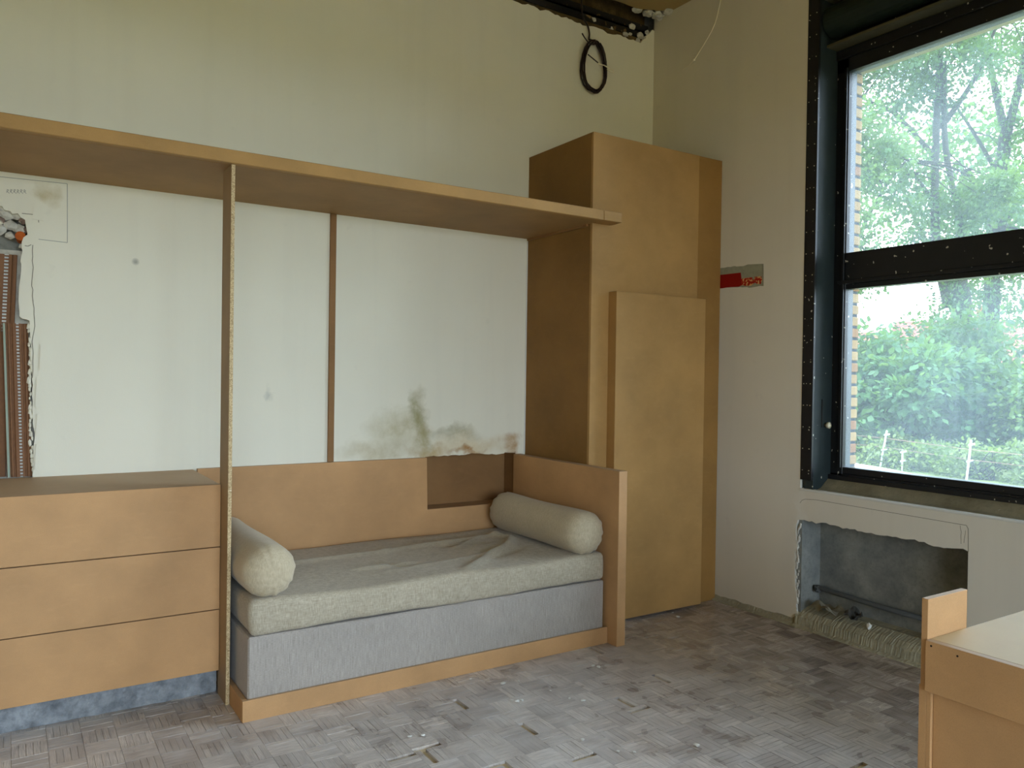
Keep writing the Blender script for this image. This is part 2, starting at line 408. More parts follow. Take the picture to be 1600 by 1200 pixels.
def mat_glass():
    g = G('dusty_window_glass'); v = g.co()
    st = g.noise(g.co(scale=(1, 26, .55)), 1, 5, .6); n = g.noise(v, 1.7, 5, .6); n2 = g.noise(v, 24, 4, .7)
    sp = g.N('ShaderNodeSeparateXYZ'); g.L(v, sp.inputs[0])
    f = g.math('ADD', .05, g.math('MULTIPLY', g.ramp(n, [(.35, 0.0), (.75, 1.0)]), .06))
    f = g.math('ADD', f, g.math('MULTIPLY', g.ramp(st, [(.62, 0.0), (.80, 1.0)]), .05))
    # a splash of lime in the lower part and one long drip
    dy = g.math('DIVIDE', g.math('SUBTRACT', sp.outputs[1], -1.885*S), .075*S); dz = g.math('DIVIDE', g.math('SUBTRACT', sp.outputs[2], .79*S), .07*S)
    d = g.math('ADD', g.math('SQRT', g.math('ADD', g.math('MULTIPLY', dy, dy), g.math('MULTIPLY', dz, dz))), g.math('MULTIPLY', g.math('SUBTRACT', n2, .5), 1.2))
    f = g.math('ADD', f, g.ramp(d, [(.2, .42), (1.0, 0.0)]))
    dy = g.math('ABSOLUTE', g.math('SUBTRACT', sp.outputs[1], -1.690*S)); dz = g.math('ABSOLUTE', g.math('SUBTRACT', sp.outputs[2], 1.22*S))
    dr = g.math('MULTIPLY', g.math('LESS_THAN', dy, .0028), g.math('LESS_THAN', dz, .10*S))
    f = g.math('ADD', f, g.math('MULTIPLY', dr, .5))
    T = g.N('ShaderNodeBsdfTransparent'); T.inputs[0].default_value = (.95, .965, .97, 1)
    df = g.N('ShaderNodeBsdfDiffuse'); df.inputs[0].default_value = (.70, .77, .82, 1)
    tl = g.N('ShaderNodeBsdfTranslucent'); tl.inputs[0].default_value = (.66, .80, .88, 1)
    gl = g.N('ShaderNodeBsdfGlossy'); gl.inputs['Roughness'].default_value = .02
    m1 = g.N('ShaderNodeMixShader'); m1.inputs[0].default_value = .6; g.L(df.outputs[0], m1.inputs[1]); g.L(tl.outputs[0], m1.inputs[2])
    m2 = g.N('ShaderNodeMixShader'); g.L(f, m2.inputs[0]); g.L(T.outputs[0], m2.inputs[1]); g.L(m1.outputs[0], m2.inputs[2])
    fr = g.N('ShaderNodeFresnel'); fr.inputs[0].default_value = 1.45
    m3 = g.N('ShaderNodeMixShader'); g.L(fr.outputs[0], m3.inputs[0]); g.L(m2.outputs[0], m3.inputs[1]); g.L(gl.outputs[0], m3.inputs[2])
    g.L(m3.outputs[0], g.n['Material Output'].inputs[0]); return g.m
GLASS = mat_glass()

# ================================================================== the room shell
rj = random.Random(3)
def YF(d0, d1): return (lambda x, z: (x*S, d0*S, z*S)), (lambda x, z: (x*S, d1*S, z*S))
def XF(d0, d1): return (lambda y, z: (d0*S, y*S, z*S)), (lambda y, z: (d1*S, y*S, z*S))
ZCu = 3.216                                                 # ceiling, working units
XL, YFr = RX0/S, RY0/S

# --- back wall: painted plaster skin with its broken openings, masonry behind
out = [(XL, 0), (0, 0)]
out += [(0, 3.155)]
out += jag((-.012, 3.16), (-.10, 3.062), 6, .008, rj)
out += jag((-.10, 3.062), (-.97, 3.070), 46, .006, rj)
out += jag((-.97, 3.070), (-1.9, 3.085), 40, .006, rj)
out += [(-1.9, ZCu), (XL, ZCu)]
niche = [(-1.432, .49), (-.912, .49)] + jag((-.912, .757), (-1.425, .762), 26, .004, rj) + [(-1.432, .757)]
chase = ([(-3.36, .70), (-3.045, .70)] + jag((-3.04, .72), (-3.055, 1.315), 30, .004, rj) + jag((-3.057, 1.33), (-3.088, 1.34), 3, .003, rj) + jag((-3.09, 1.345), (-3.09, 1.57), 12, .003, rj)
         + jag((-3.082, 1.585), (-3.068, 1.66), 5, .008, rj) + jag((-3.075, 1.70), (-3.16, 1.745), 7, .010, rj) + jag((-3.2, 1.74), (-3.36, 1.72), 6, .012, rj))
wall_back = empty('wall_back', (0, 0, 0), kind='structure')
plastB = obj('painted_plaster', plate([out, niche, chase], *YF(0, .02)), PLB, wall_back)
bm = BM()
addS(bm, XL, -3.36, .02, .30, 0, ZCu+.15); addS(bm, -3.36, -3.0, .075, .30, 0, ZCu+.15); addS(bm, -3.36, -3.0, .02, .075, 0, .6); addS(bm, -3.36, -3.0, .02, .075, 1.8, 3.0)
addS(bm, -3.0, -1.44, .02, .30, 0, 3.0); addS(bm, -1.44, -.905, .02, .30, 0, .50); addS(bm, -1.44, -.905, .02, .30, .77, 3.0); addS(bm, -1.44, -.905, .135, .30, .5, .77)
addS(bm, -.905, .30, .02, .30, 0, 3.0); addS(bm, -3.0, .30, .12, .30, 3.0, ZCu+.2)
obj('masonry', bm, CONC, wall_back)
obj('chase_render', BS(-3.36, -3.03, .045, .074, .68, 1.59, 0), PLASTER, wall_back)
# rough edge of plaster round the chase: skim strips and lumps
bm = BM()
for i in range(34):
    z = .78 + i*.0165; lump(bm, ((-3.048-.010*i/34+rj.uniform(-.005, .005))*S, .006*S, z*S), .0065*S*rj.uniform(.6, 1.3), i, 1, (1, .8, 2.0))
tag(obj('loose_plaster_edge', bm, PLB, wall_back), kind='stuff')
for i, (x, z, r) in enumerate(((-3.135, 1.715, .024), (-3.10, 1.715, .018), (-3.08, 1.70, .016), (-3.12, 1.675, .022), (-3.095, 1.665, .020), (-3.075, 1.665, .015), (-3.15, 1.66, .020), (-3.145, 1.735, .02),
                               (-3.072, 1.635, .013), (-3.078, 1.605, .013), (-3.07, 1.615, .012), (-3.16, 1.69, .022), (-3.115, 1.73, .016), (-3.12, 1.64, .014), (-3.19, 1.70, .03))):
    obj('masonry_lump', lump(BM(), (x*S, .024*S, z*S), r*S*1.15, 40+i, 1, (1.2, .8, .9)), RUBM if i % 3 == 2 else PLASTER, wall_back)
# relief flakes of the filled chase beside the laths
for i, (x, z, ww, hh) in enumerate(((-3.018, .83, .02, .05), (-3.014, .95, .022, .04), (-3.02, 1.07, .018, .06), (-3.012, 1.2, .014, .05), (-3.03, 1.735, .022, .03))):
    l = [(x-ww, z-hh), (x+ww*.6, z-hh*1.1), (x+ww, z-.2*hh), (x+.6*ww, z+hh), (x-.8*ww, z+hh*.9)]
    obj('plaster_flake', plate([l], *YF(-.0035, .0)), PLB, wall_back)
def strokes(name, lines, wd, mat, parent, fn, n=4):
    bm = BM()
    for l in lines:
        for (a, b) in zip(l[:-1], l[1:]):
            dx, dz = b[0]-a[0], b[1]-a[1]; L = math.hypot(dx, dz) or 1; nx, nz = -dz/L*wd/2, dx/L*wd/2
            vs = [bm.verts.new(fn(p)) for p in ((a[0]+nx, a[1]+nz), (b[0]+nx, b[1]+nz), (b[0]-nx, b[1]-nz), (a[0]-nx, a[1]-nz))]
            bm.faces.new(vs)
    return obj(name, bm, mat, parent)
fb = lambda p: (p[0]*S, -.0006, p[1]*S)
strokes('pencil_rectangle', [[(-3.3, 1.842), (-2.941, 1.851), (-2.939, 1.63), (-3.032, 1.633)]], .0022, PENCIL, wall_back, fb)
rs = random.Random(5); scr = []
for k in range(6):
    x = -3.132+k*.0105; z = 1.795+k*.0014
    scr.append([(x, z-.006+rs.uniform(0, .003)), (x+.001, z+.008), (x+.006, z+.005+rs.uniform(-.003, .003)), (x+.002, z), (x+.008, z-.006)])
strokes('pencil_note', scr, .0018, PENCIL, wall_back, fb)
strokes('wall_crack', [[(-3.085, 1.722), (-3.05, 1.722), (-3.034, 1.718), (-3.032, 1.695)], jag((-3.05, 1.61), (-3.045, 1.1), 24, .003, rs), jag((-3.075, 1.605), (-3.045, 1.61), 4, .003, rs)], .0026, CRACK, wall_back, fb)
# broken slot at the ceiling: steel and lumps of old plaster
obj('steel_beam', BS(-3.0, -.02, .020, .06, 3.0985, 3.135, .002), STEELB, wall_back)
bm = BM(); addS(bm, -3.0, -.02, .03, .10, 3.142, 3.152); addS(bm, -3.0, -.02, .03, .04, 3.142, 3.185); obj('steel_angle', bm, STEELB, wall_back)
obj('rusted_concrete', BS(-3.0, .0, .085, .119, 3.0, 3.40, 0), RUST, wall_back)
obj('mortar_bed', BS(-3.0, .0, .021, .085, 3.03, 3.098, .003), RUST, wall_back)
for i, (x, y, z, r) in enumerate(((-.425, .03, 3.118, .016), (-.30, .03, 3.105, .013), (-.20, .026, 3.092, .017), (-.165, .026, 3.104, .012), (-.15, .03, 3.15, .02),
                                  (-.09, .02, 3.11, .02), (-.06, .02, 3.085, .018), (-.11, .02, 3.08, .014), (-.045, .012, 3.135, .016), (-.27, .06, 3.165, .014))):
    obj('plaster_dab', lump(BM(), (x*S, (y-.006)*S, z*S), r*1.25*S, 70+i, 1, (1.2, .5, .9)), PLASTER, wall_back)

# --- ceiling, broken away along the back wall
l = [(XL, YFr), (0, YFr), (0, -.16)] + jag((0, -.13), (-.16, -.055), 7, .012, rj) + jag((-.16, -.055), (-1.9, -.05), 40, .012, rj) + [(-1.9, 0), (XL, 0)]
ceiling = empty('ceiling', (0, 0, ZC), kind='structure')
obj('ceiling_plaster', plate([l], lambda x, y: (x*S, y*S, ZC), lambda x, y: (x*S, y*S, ZC+.05)), PLC, ceiling)
obj('ceiling_slab', B(RX0-.3, .36, RY0-.3, .36, ZC+.28, ZC+.48), CONC, ceiling)
bm = BM(); box(bm, RX0-.3, .36, RY0-.3, -1.2, ZC+.05, ZC+.28); obj('ceiling_core', bm, CONC, ceiling)
for i, (x, y, z, r) in enumerate(((-.03, -.06, 3.21, .035), (-.09, -.045, 3.215, .03), (-.015, -.13, 3.212, .03), (-.16, -.035, 3.222, .028))):
    obj('ceiling_lump', lump(BM(), (x*S, y*S, z*S), r*S, 90+i, 2, (1.2, 1, .6)), PLASTER, ceiling)

# --- right wall
fr_top = 3.05
win = [(W1[1]/S, .645), (W1[1]/S, fr_top), (W1[0]/S, fr_top), (W1[0]/S, .645)]
win2 = [(W2[1]/S, .645), (W2[1]/S, 2.4), (W2[0]/S, 2.4), (W2[0]/S, .645)]
out = [(.0, 3.30), (.0, .03)] + jag((0, .024), (-1.034, .03), 40, .004, rj) + jag((-1.034, .045), (-1.034, .49), 26, .007, rj)
out += jag((-1.034, .498), (-1.812, .500), 40, .006, rj) + [(-1.812, .50), (-1.812, .0), (YFr, 0), (YFr, 3.30)]
red = ([(-.30, 1.625), (-.30, 1.735)] + jag((-.541, 1.732), (-.702, 1.727), 8, .003, rj) + [(-.71, 1.731), (-.809, 1.723)]
       + jag((-.812, 1.613), (-.679, 1.618), 6, .003, rj) + jag((-.679, 1.618), (-.544, 1.623), 7, .004, rj))
wall_right = empty('wall_right', (0, 0, 0), kind='structure')
obj('painted_plaster', plate([out, win, win2, red], *XF(0, .012)), PLR, wall_right)
bm = BM()
addS(bm, .012, .28, -1.03, .02, 0, 3.35)
addS(bm, .012, .28, W1[1]/S, -1.03, .52, 3.35)
addS(bm, .15, .28, -1.83, -1.0, 0, .64)                      # back of the radiator niche
addS(bm, .012, .28, -1.83, W1[1]/S, .515, .642)
addS(bm, .012, .28, YFr, -1.822, 0, .642)
addS(bm, .012, .28, W2[1]/S, W1[0]/S, .642, 3.35); addS(bm, .012, .28, YFr, W2[0]/S, .642, 3.35)
addS(bm, .012, .28, YFr, W1[1]/S, fr_top, 3.35); addS(bm, .012, .28, W2[0]/S, W2[1]/S, 2.4, fr_top)
obj('masonry', bm, CONC, wall_right)
bm = BM(); rn0 = random.Random(8); rows = []
for i in range(61):
    y = W1[1]/S + (W1[0]-W1[1])/S*i/60
    rows.append([bm.verts.new((x*S, y*S, (z+rn0.uniform(-.0015, .0015))*S)) for x, z in ((.004, .60), (.004, .640), (.035, .643), (.07, .652), (.10, .676), (.125, .694), (.19, .70), (.19, .60))])
for a_, b_ in zip(rows[:-1], rows[1:]):
    for k in range(8): bm.faces.new((a_[k], a_[(k+1) % 8], b_[(k+1) % 8], b_[k]))
bm.faces.new(rows[0]); bm.faces.new(rows[-1][::-1])
obj('sill_cement', bm, SILLM, wall_right)
obj('plaster_lip', BS(-.005, .030, W1[0]/S, W1[1]/S, .6395, .648, .002), PLW, wall_right)
obj('filler_patch', BS(.003, .0118, -.83, -.28, 1.60, 1.75, 0), PATCH, wall_right)
l = [(-.30, 1.63), (-.30, 1.70), (-.547, 1.696), (-.665, 1.694), (-.67, 1.664), (-.672, 1.63), (-.655, 1.624), (-.60, 1.627), (-.548, 1.625)]
obj('red_remnant', plate([l], *XF(-.0005, .003)), REDP, wall_right)
l = [(-.672, 1.662), (-.70, 1.664), (-.739, 1.663), (-.74, 1.650), (-.752, 1.652), (-.756, 1.664), (-.795, 1.663), (-.80, 1.645), (-.792, 1.625), (-.772, 1.627), (-.758, 1.636), (-.742, 1.628), (-.732, 1.622), (-.70, 1.624), (-.672, 1.63)]
obj('scraped_red_remnant', plate([l], *XF(.0, .003)), REDS, wall_right)
fr = lambda p: (-.0006, p[0]*S, p[1]*S)
strokes('board_joint', [[(-1.045, .578), (-1.055, .592), (-1.072, .60), (-1.131, .605), (-1.45, .603), (-1.803, .600), (-1.811, .588), (-1.8125, .50)]], .0022, CRACK, wall_right, fr)
strokes('wall_crack', [jag((-1.78, .595), (-1.79, .515), 6, .003, rs), jag((-1.80, .58), (-1.797, .52), 5, .002, rs)], .0016, CRACK, wall_right, fr)
bm = BM()
for i in range(26):
    z = .06+i*.0165; lump(bm, (.004*S, (-1.036+rj.uniform(-.01, .006))*S, z*S), .007*S*rj.uniform(.5, 1.4), 200+i, 1, (.6, 1, 2.2))
tag(obj('loose_plaster_edge', bm, PLASTER, wall_right), kind='stuff')
# niche sides and the rough kerb where the skirting was torn off
bm = BM(); addS(bm, .012, .15, -1.05, -1.03, .05, .515); addS(bm, .012, .15, -1.84, -1.815, 0, .515); obj('niche_cheek', bm, CONC, wall_right)
def kerb(y0, y1, prof, n, seed, amp):
    rn = random.Random(seed); bm = BM(); rows = []
    for i in range(n+1):
        y = y0+(y1-y0)*i/n
        rows.append([bm.verts.new(((x+(rn.uniform(-amp, amp) if 0 < k < len(prof)-1 else 0))*S, y*S, (z+(rn.uniform(-amp, amp) if 0 < k < len(prof)-1 else 0))*S)) for k, (x, z) in enumerate(prof)])
    for a, b in zip(rows[:-1], rows[1:]):
        for k in range(len(prof)-1): bm.faces.new((a[k], a[k+1], b[k+1], b[k]))
    return bm
trim_1 = empty('trim_1', (0, -.5*S, 0), kind='structure')
obj('mortar_kerb', kerb(-1.03, -1.83, [(-.03, -.01), (-.026, .006), (-.010, .012), (-.006, .05), (.02, .072), (.07, .088), (.11, .082), (.155, .086)], 160, 5, .0014), CONCL, trim_1)
obj('mortar_kerb', kerb(-.50, -1.04, [(-.028, -.01), (-.022, .006), (-.006, .010), (.001, .024), (.004, .045)], 90, 6, .0014), CONCL, trim_1)

# --- the two walls out of view, with a wide window behind the camera
wall_front = empty('wall_front', (0, RY0, 0), kind='structure')
bm = BM(); box(bm, RX0-.3, W3[0], RY0-.3, RY0, 0, ZC+.2); box(bm, W3[1], .34, RY0-.3, RY0, 0, ZC+.2)
box(bm, W3[0], W3[1], RY0-.3, RY0, 0, .4); box(bm, W3[0], W3[1], RY0-.3, RY0, 2.75, ZC+.2); obj('painted_masonry', bm, PLY, wall_front)
tag(top('wall_left', B(RX0-.3, RX0, RY0, .3, 0, ZC+.2), PLY, (RX0, 0, 0), None, None), kind='structure')

# --- floor: screed slab, then mosaic parquet finger by finger
floor = empty('floor', (0, 0, 0), kind='structure')
PT = .011                                                   # parquet thickness; its top is z = 0
obj('screed', B(RX0-.3, .3, RY0-.3, .3, -.2, -PT), SCREED, floor)
BL = .0942*S; NF = 5
gaps = [(-2.122, -1.249), (-2.043, -1.24), (-2.049, -1.317), (-1.691, -1.287), (-1.275, -1.28), (-1.275, -1.36), (-.999, -1.173), (-1.055, -.821), (-1.773, -1.029),
        (-1.911, -1.436), (-1.653, -1.518), (-.987, -1.987), (-1.89, -1.45), (-1.93, -1.43)]
fingers = []
nx0, nx1 = int(-3.75/BL*S)-2, 1
for i in range(-48, 1):
    for j in range(-36, -3):
        cx, cy = (i-.5)*BL, (j+.5)*BL-.02
        if cx < -4.9 or cy < -3.75: continue
        al = (i+j) % 2 == 0
        for k in range(NF):
            o = (k-(NF-1)/2)*BL/NF
            fingers.append((cx, cy+o, 0) if al else (cx+o, cy, 1))
def dgap(p, g_): return math.hypot(p[0]-g_[0]*S, p[1]-g_[1]*S)
drop = set()
for g_ in gaps:
    drop.add(min(range(len(fingers)), key=lambda q: dgap(fingers[q], g_)))
fingers = [p for q, p in enumerate(fingers) if q not in drop]
def hidden(p):
    x, y = p[0]/S, p[1]/S
    return (x > -2.46 and x < -.93 and y > -.75) or (x > -.9 and y > -.5) or (x < -2.49 and y > -.42)
fingers = [p for p in fingers if not hidden(p)]
FL, FW = BL-.0012, BL/NF-.0011
fv = np.array([(-.5, -.5, 0), (.5, -.5, 0), (.5, .5, 0), (-.5, .5, 0), (-.5, -.5, 1), (.5, -.5, 1), (.5, .5, 1), (-.5, .5, 1)])
ff = [(4, 5, 6, 7), (0, 1, 5, 4), (1, 2, 6, 5), (2, 3, 7, 6), (3, 0, 4, 7)]
def finger_geo(ori, ox, oy, dz, tone, tilt):
    v = fv.copy(); L_, W_ = FL, FW
    P = np.zeros((8, 3)); a = v[:, 0]*L_; b = v[:, 1]*W_
    P[:, 0], P[:, 1] = (a, b) if ori == 0 else (-b, a)
    P[:, 2] = np.where(v[:, 2] > 0, dz + tilt*v[:, 1]*W_, -PT+.0002)
    P[:, 0] += ox; P[:, 1] += oy
    return P, a, b
def finger_mesh(name, items):
    V = []; F = []; T = []; UV = []
    for (ori, ox, oy, dz, tone, tilt) in items:
        P, a, b = finger_geo(ori, ox, oy, dz, tone, tilt); n = len(V)*8
        V.append(P); F += [tuple(n+q for q in f) for f in ff]; T += [tone]*8
        so_ = R_.uniform(0, 9)
        for f in ff: UV += [(a[q]+so_, b[q]+so_*1.7) for q in f]
    V = np.concatenate(V)
    me = bpy.data.meshes.new(name); me.from_pydata([tuple(p) for p in V], [], F)
    at = me.attributes.new('tone', 'FLOAT', 'POINT'); at.data.foreach_set('value', T)
    u = me.uv_layers.new(name='grain'); u.data.foreach_set('uv', np.array(UV, dtype=np.float32).ravel())
    me.materials.append(PARQ); return me
blk = {}
def tone_of(p):
    key = (math.floor(p[0]/BL), math.floor((p[1]+.02)/BL))
    if key not in blk: blk[key] = R_.uniform(.15, .85)
    return min(1, max(0, blk[key] + R_.uniform(-.24, .24)))
# the nearest ones in the frame are objects of their own
def inview(p):
    d = Vector((p[0], p[1], 0)) - Vector((-3.75432, -4.08679, 1.38)); z = d.dot(fw)
    if z < .3: return None
    u = 800+1229.6*d.dot(r2)/z; v = 600-1229.6*d.dot(u2)/z
    return z if (-5 < u < 1445 and v < 1205) else None
dv = sorted([(inview(p), q) for q, p in enumerate(fingers) if inview(p)])
near = {q for _, q in dv[:300]}
var = {o: [finger_mesh('parquet_finger', [(o, 0, 0, R_.uniform(-.0007, .0007), (i+.5)/8, R_.uniform(-.02, .02))]) for i in range(8)] for o in (0, 1)}
for q, p in enumerate(fingers):
    if q in near:
        o = bpy.data.objects.new('parquet_finger', var[p[2]][min(7, int(tone_of(p)*8))]); COL.objects.link(o)
        o.location = (p[0], p[1], 0); o.parent = floor
rest = [(p[2], p[0], p[1], R_.uniform(-.0007, .0007), tone_of(p), R_.uniform(-.02, .02)) for q, p in enumerate(fingers) if q not in near]
me = finger_mesh('parquet_field', rest); o = bpy.data.objects.new('parquet_field', me); COL.objects.link(o); o.parent = floor; o['kind'] = 'stuff'
# remaining boards of the room, never in view
bm = BM(); box(bm, RX0, -4.95, RY0, -.02, -PT, -.0005); box(bm, -4.95, 0, RY0, -3.82, -PT, -.0005)
me_o = obj('parquet_remainder', bm, PARQ, floor); me_o['kind'] = 'stuff'
me_o.data.uv_layers.new(name='grain'); a_ = me_o.data.attributes.new('tone', 'FLOAT', 'POINT'); a_.data.foreach_set('value', [.5]*len(me_o.data.vertices))

# ================================================================== window_1 (the one in view)
def window(name, ya, yb, full):
    """steel window in the wall x = 0 ; ya > yb, metres"""
    a, b = ya/S, yb/S
    wn = empty(name, (0, ya, SILL), kind='structure')
    for (s0, s1) in ((a, a-.060), (b+.060, b)):
        obj('frame_flange', BS(-.002, .012, s0, s1, .69, fr_top, .001), STEEL, wn)
        sgn = -1 if s0 == a else 1
        e = s1 if s0 == a else s0
        obj('jamb_box', BS(.012, .20, e+.05 if sgn < 0 else e-.05, e+.0005*sgn*-1, .642, fr_top, .001), STEELG, wn)
    A, Bq = a-.060, b+.060
    if full:
        sb = tube(BM(), [(-.0045*S, 0, 0), (-.0018*S, 0, 0)], .0022*S, 8); sm = bpy.data.meshes.new('screw_head'); sb.to_mesh(sm); sb.free(); sm.materials.append(BRASS)
        for k in range(23):
            for dy in (-.012, -.047):
                so_ = bpy.data.objects.new('screw_head', sm); COL.objects.link(so_); so_.parent = wn; so_.location = (0, dy*S, (.735+k*.1005)*S - SILL)
    for (s0, s1, t) in ((A, A-.062, 1), (Bq+.062, Bq, -1)):
        obj('stile', BS(.1386, .20, s0, s1, .66, 2.70, .002), STEEL, wn)
        c0 = A-.046 if t > 0 else Bq+.046
        obj('glazing_bead', BS(.128, .139, c0, c0-.012*t, .75, 2.60, .001), STEEL, wn)
    obj('bottom_rail', BS(.1386, .20, A, Bq, .648, .722, .002), STEEL, wn)
    obj('bottom_ledge', BS(.120, .1386, A, Bq, .692, .714, .002), STEEL, wn)
    obj('bottom_bead', BS(.145, .20, A-.05, Bq+.05, .722, .752, .002), STEEL, wn)
    obj('transom', BS(.1386, .20, A-.05, Bq+.05, 1.618, 1.745, .002), STEEL, wn)
    obj('transom_lip', BS(.126, .20, A-.03, Bq+.03, 1.600, 1.617, .0015), STEEL, wn)
    obj('transom_bead', BS(.146, .20, A-.05, Bq+.05, 1.578, 1.600, .001), STEEL, wn)
    obj('top_rail', BS(.1386, .20, A, Bq, 2.585, 2.69, .002), STEEL, wn)
    obj('top_rail_cove', BS(.125, .1386, A, Bq, 2.645, 2.69, .004), STEEL, wn)
    if full:
        obj('outer_jamb', BS(.166, .262, A+.03, A-.0155, .75, 2.60, .001), ALU, wn)
        obj('outer_stop', BS(.166, .185, A-.0155, A-.050, .75, 1.60, .001), ALU, wn)
    obj('glass_pane', BS(.158, .162, A-.045, Bq+.045, .74, 1.60, 0), GLASS, wn)
    obj('glass_pane', BS(.158, .162, A-.045, Bq+.045, 1.74, 2.595, 0), GLASS, wn)
    # head box that houses the blind
    obj('blind_box_ledge', BS(.055, .139, A, Bq, 2.692, 2.704, .001), OLIVE, wn)
    obj('blind_box_back', BS(.16, .20, A, Bq, 2.70, fr_top, 0), STEEL, wn)
    obj('head_rail', BS(.012, .16, A, Bq, 2.905, 2.925, .001), OLIVE, wn)
    obj('head_panel', BS(.03, .05, A, Bq, 2.925, fr_top, .001), STEEL, wn)
    bm = BM(); mid = (A+Bq)/2
    if full:
        kb = BM(); tube(kb, [((.093)*S, (A-.001)*S, .945*S), (.093*S, (A-.010)*S, .945*S), (.093*S, (A-.0105)*S, .945*S), (.093*S, (A-.024)*S, .945*S), (.093*S, (A-.028)*S, .945*S)],
                        [.006*S, .006*S, .013*S, .015*S, .010*S], 14)
        obj('knob', kb, BRASS, wn, smooth=True)
        obj('latch_slot', BS(.066, .070, A-.0015, A+.001, .935, 1.065, 0), HOLE, wn)
        tl = top('roller_blind', tube(BM(), [(.082*S, (A-.01)*S, 2.81*S), (.082*S, (Bq+.01)*S, 2.81*S)], .074*S, 28), BLIND, (.082*S, (A+Bq)/2*S, 2.81*S),
                 'dark green rolled blind tube in the head of the window', 'blind', smooth=False)
    return wn
window_1 = window('window_1', W1[1], W1[0], True)
w2 = empty('window_2', (0, W2[1], SILL), kind='structure')
for y in (W2[0], (W2[0]+W2[1])/2, W2[1]-.07): obj('mullion', B(.14, .22, y, y+.07, SILL, 2.88, .002), STEEL, w2)
for z in (SILL, 2.81): obj('rail', B(.141, .219, W2[0]+.072, W2[1]-.072, z, z+.07, .002), STEEL, w2)
obj('glass_pane', B(.178, .183, W2[0]+.05, W2[1]-.05, SILL+.05, 2.83), GLASS, w2)
w3 = empty('window_3', (W3[0], RY0, .4), kind='structure')
for x in (W3[0], (W3[0]+W3[1])/2-.03, W3[1]-.06): obj('mullion', B(x, x+.06, RY0-.2, RY0-.12, .4, 2.75, .002), STEEL, w3)
for z in (.4, 2.69): obj('rail', B(W3[0], W3[1], RY0-.2, RY0-.12, z, z+.06, .002), STEEL, w3)
obj('glass_pane', B(W3[0], W3[1], RY0-.165, RY0-.16, .43, 2.72), GLASS, w3)

# --- brick reveal outside the window
pier = empty('wall_exterior', (.34, -1.30, 0), kind='structure')
Yb = -1.128
obj('mortar_core', BS(.205, .298, Yb+.004, Yb+.10, -.3, 3.2, 0), JOINT, pier)
rb = random.Random(11)
z = .70*S; i = 0
bmesh_v = {}
H, HJ = .0510, .0660
while z < 2.66*S:
    x0, x1 = .200*S, (.303 + rb.uniform(-.0025, .0025))*S
    obj('brick', B(x0, x1, (Yb-rb.uniform(0, .002))*S, (Yb+.08)*S, z, z+H, .004), BRICKM[rb.choice((0, 0, 1, 2, 2, 3))], pier)
    z += HJ; i += 1
for r in range(0, 3):
    for c in range(4):
        pass
obj('outer_leaf', BS(.205, .30, Yb+.10, 4.0, -.3, 3.8, 0), BRICKM[0], pier)
obj('lintel', BS(.20, .31, W1[0]/S-.2, Yb+.1, 2.618, 2.75, .002), LINT, pier)
obj('outer_leaf', BS(.205, .30, W1[0]/S-.2, Yb+.1, 2.75, 3.8, 0), BRICKM[0], pier)
obj('outer_sill', BS(.20, .34, W1[0]/S, Yb+.0, .55, .66, .002), LINT, pier)

# ================================================================== fitted furniture
xw, yw, zw = -.8551, -.5351, 2.2877
# --- wardrobe
wd = empty('wardrobe', (xw/2*S, yw/2*S, 0), 'tall closed fibreboard wardrobe with one low door, in the corner', 'wardrobe')
T = .016
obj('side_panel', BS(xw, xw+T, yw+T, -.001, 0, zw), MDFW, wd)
obj('top_panel', BS(xw+T, -.002, yw+T, -.001, zw-T, zw), MDFG, wd)
obj('front_panel', BS(xw, -.1685, yw, yw+T, 0, zw), MDFG, wd)
obj('filler_strip', BS(-.1677, -.001, yw+.002, yw+T, 0, zw), mat_mdf('mdf_amber', (.30, .155, .04)), wd)
obj('door', BS(-.7513, -.1677, -.5929, yw-.0005, .0156, 1.5544, .002), MDFG, wd)
obj('filler_bead', BS(xw-.007, xw-.0006, -.004, -.0004, .757, 1.85, .0006), PLW, wd)
# --- shelf along the wall
zs0, zs1, ys, xs1 = 1.865, 1.9104, -.621, -.7494
SHL = -3.75
sh = empty('wall_shelf', (-2.2*S, -.3*S, zs0*S), 'long thick fibreboard shelf running along the white wall into the wardrobe', 'shelf')
obj('shelf_panel', BS(SHL, xw-.0008, ys+.03, -.001, zs0, zs1, .002), mat_mdf('mdf_shelf', (.35, .20, .075)), sh)
l = BM(); addS(l, SHL, xw-.0008, ys, ys+.0298, zs0, zs1, .003); addS(l, xw-.0008, xs1, ys, yw-.0008, zs0, zs1, .003)
obj('front_edge', l, MDFG, sh)
obj('cleat', BS(xw-.012, xw-.0006, yw+.03, -.01, zs0-.012, zs0-.0002, .001), MDFD, sh)
# --- upright plank
P0, P1 = -2.4835, -2.4712
up_ = empty('upright_plank', ((P0+P1)/2*S, -.54*S, 0), 'narrow upright plank with raw chipboard edge between drawers and daybed', 'post')
obj('plank', BS(P0, P1, -.599, -.4775, .0, zs0-.0005, .0008), mat_mdf('mdf_plank', (.36, .24, .13)), up_)
obj('raw_edge', BS(P0, P1, -.6025, -.599, .0, zs0-.0005, .0006), CHIP, up_)
# --- batten on the wall
top('wall_batten', BS(-1.9185, -1.8905, -.010, -.0003, .7565, zs0-.0005, .0015), MDFD, (-1.9*S, 0, .7565*S), 'thin reddish-brown vertical batten fixed on white wall above the daybed', 'batten')
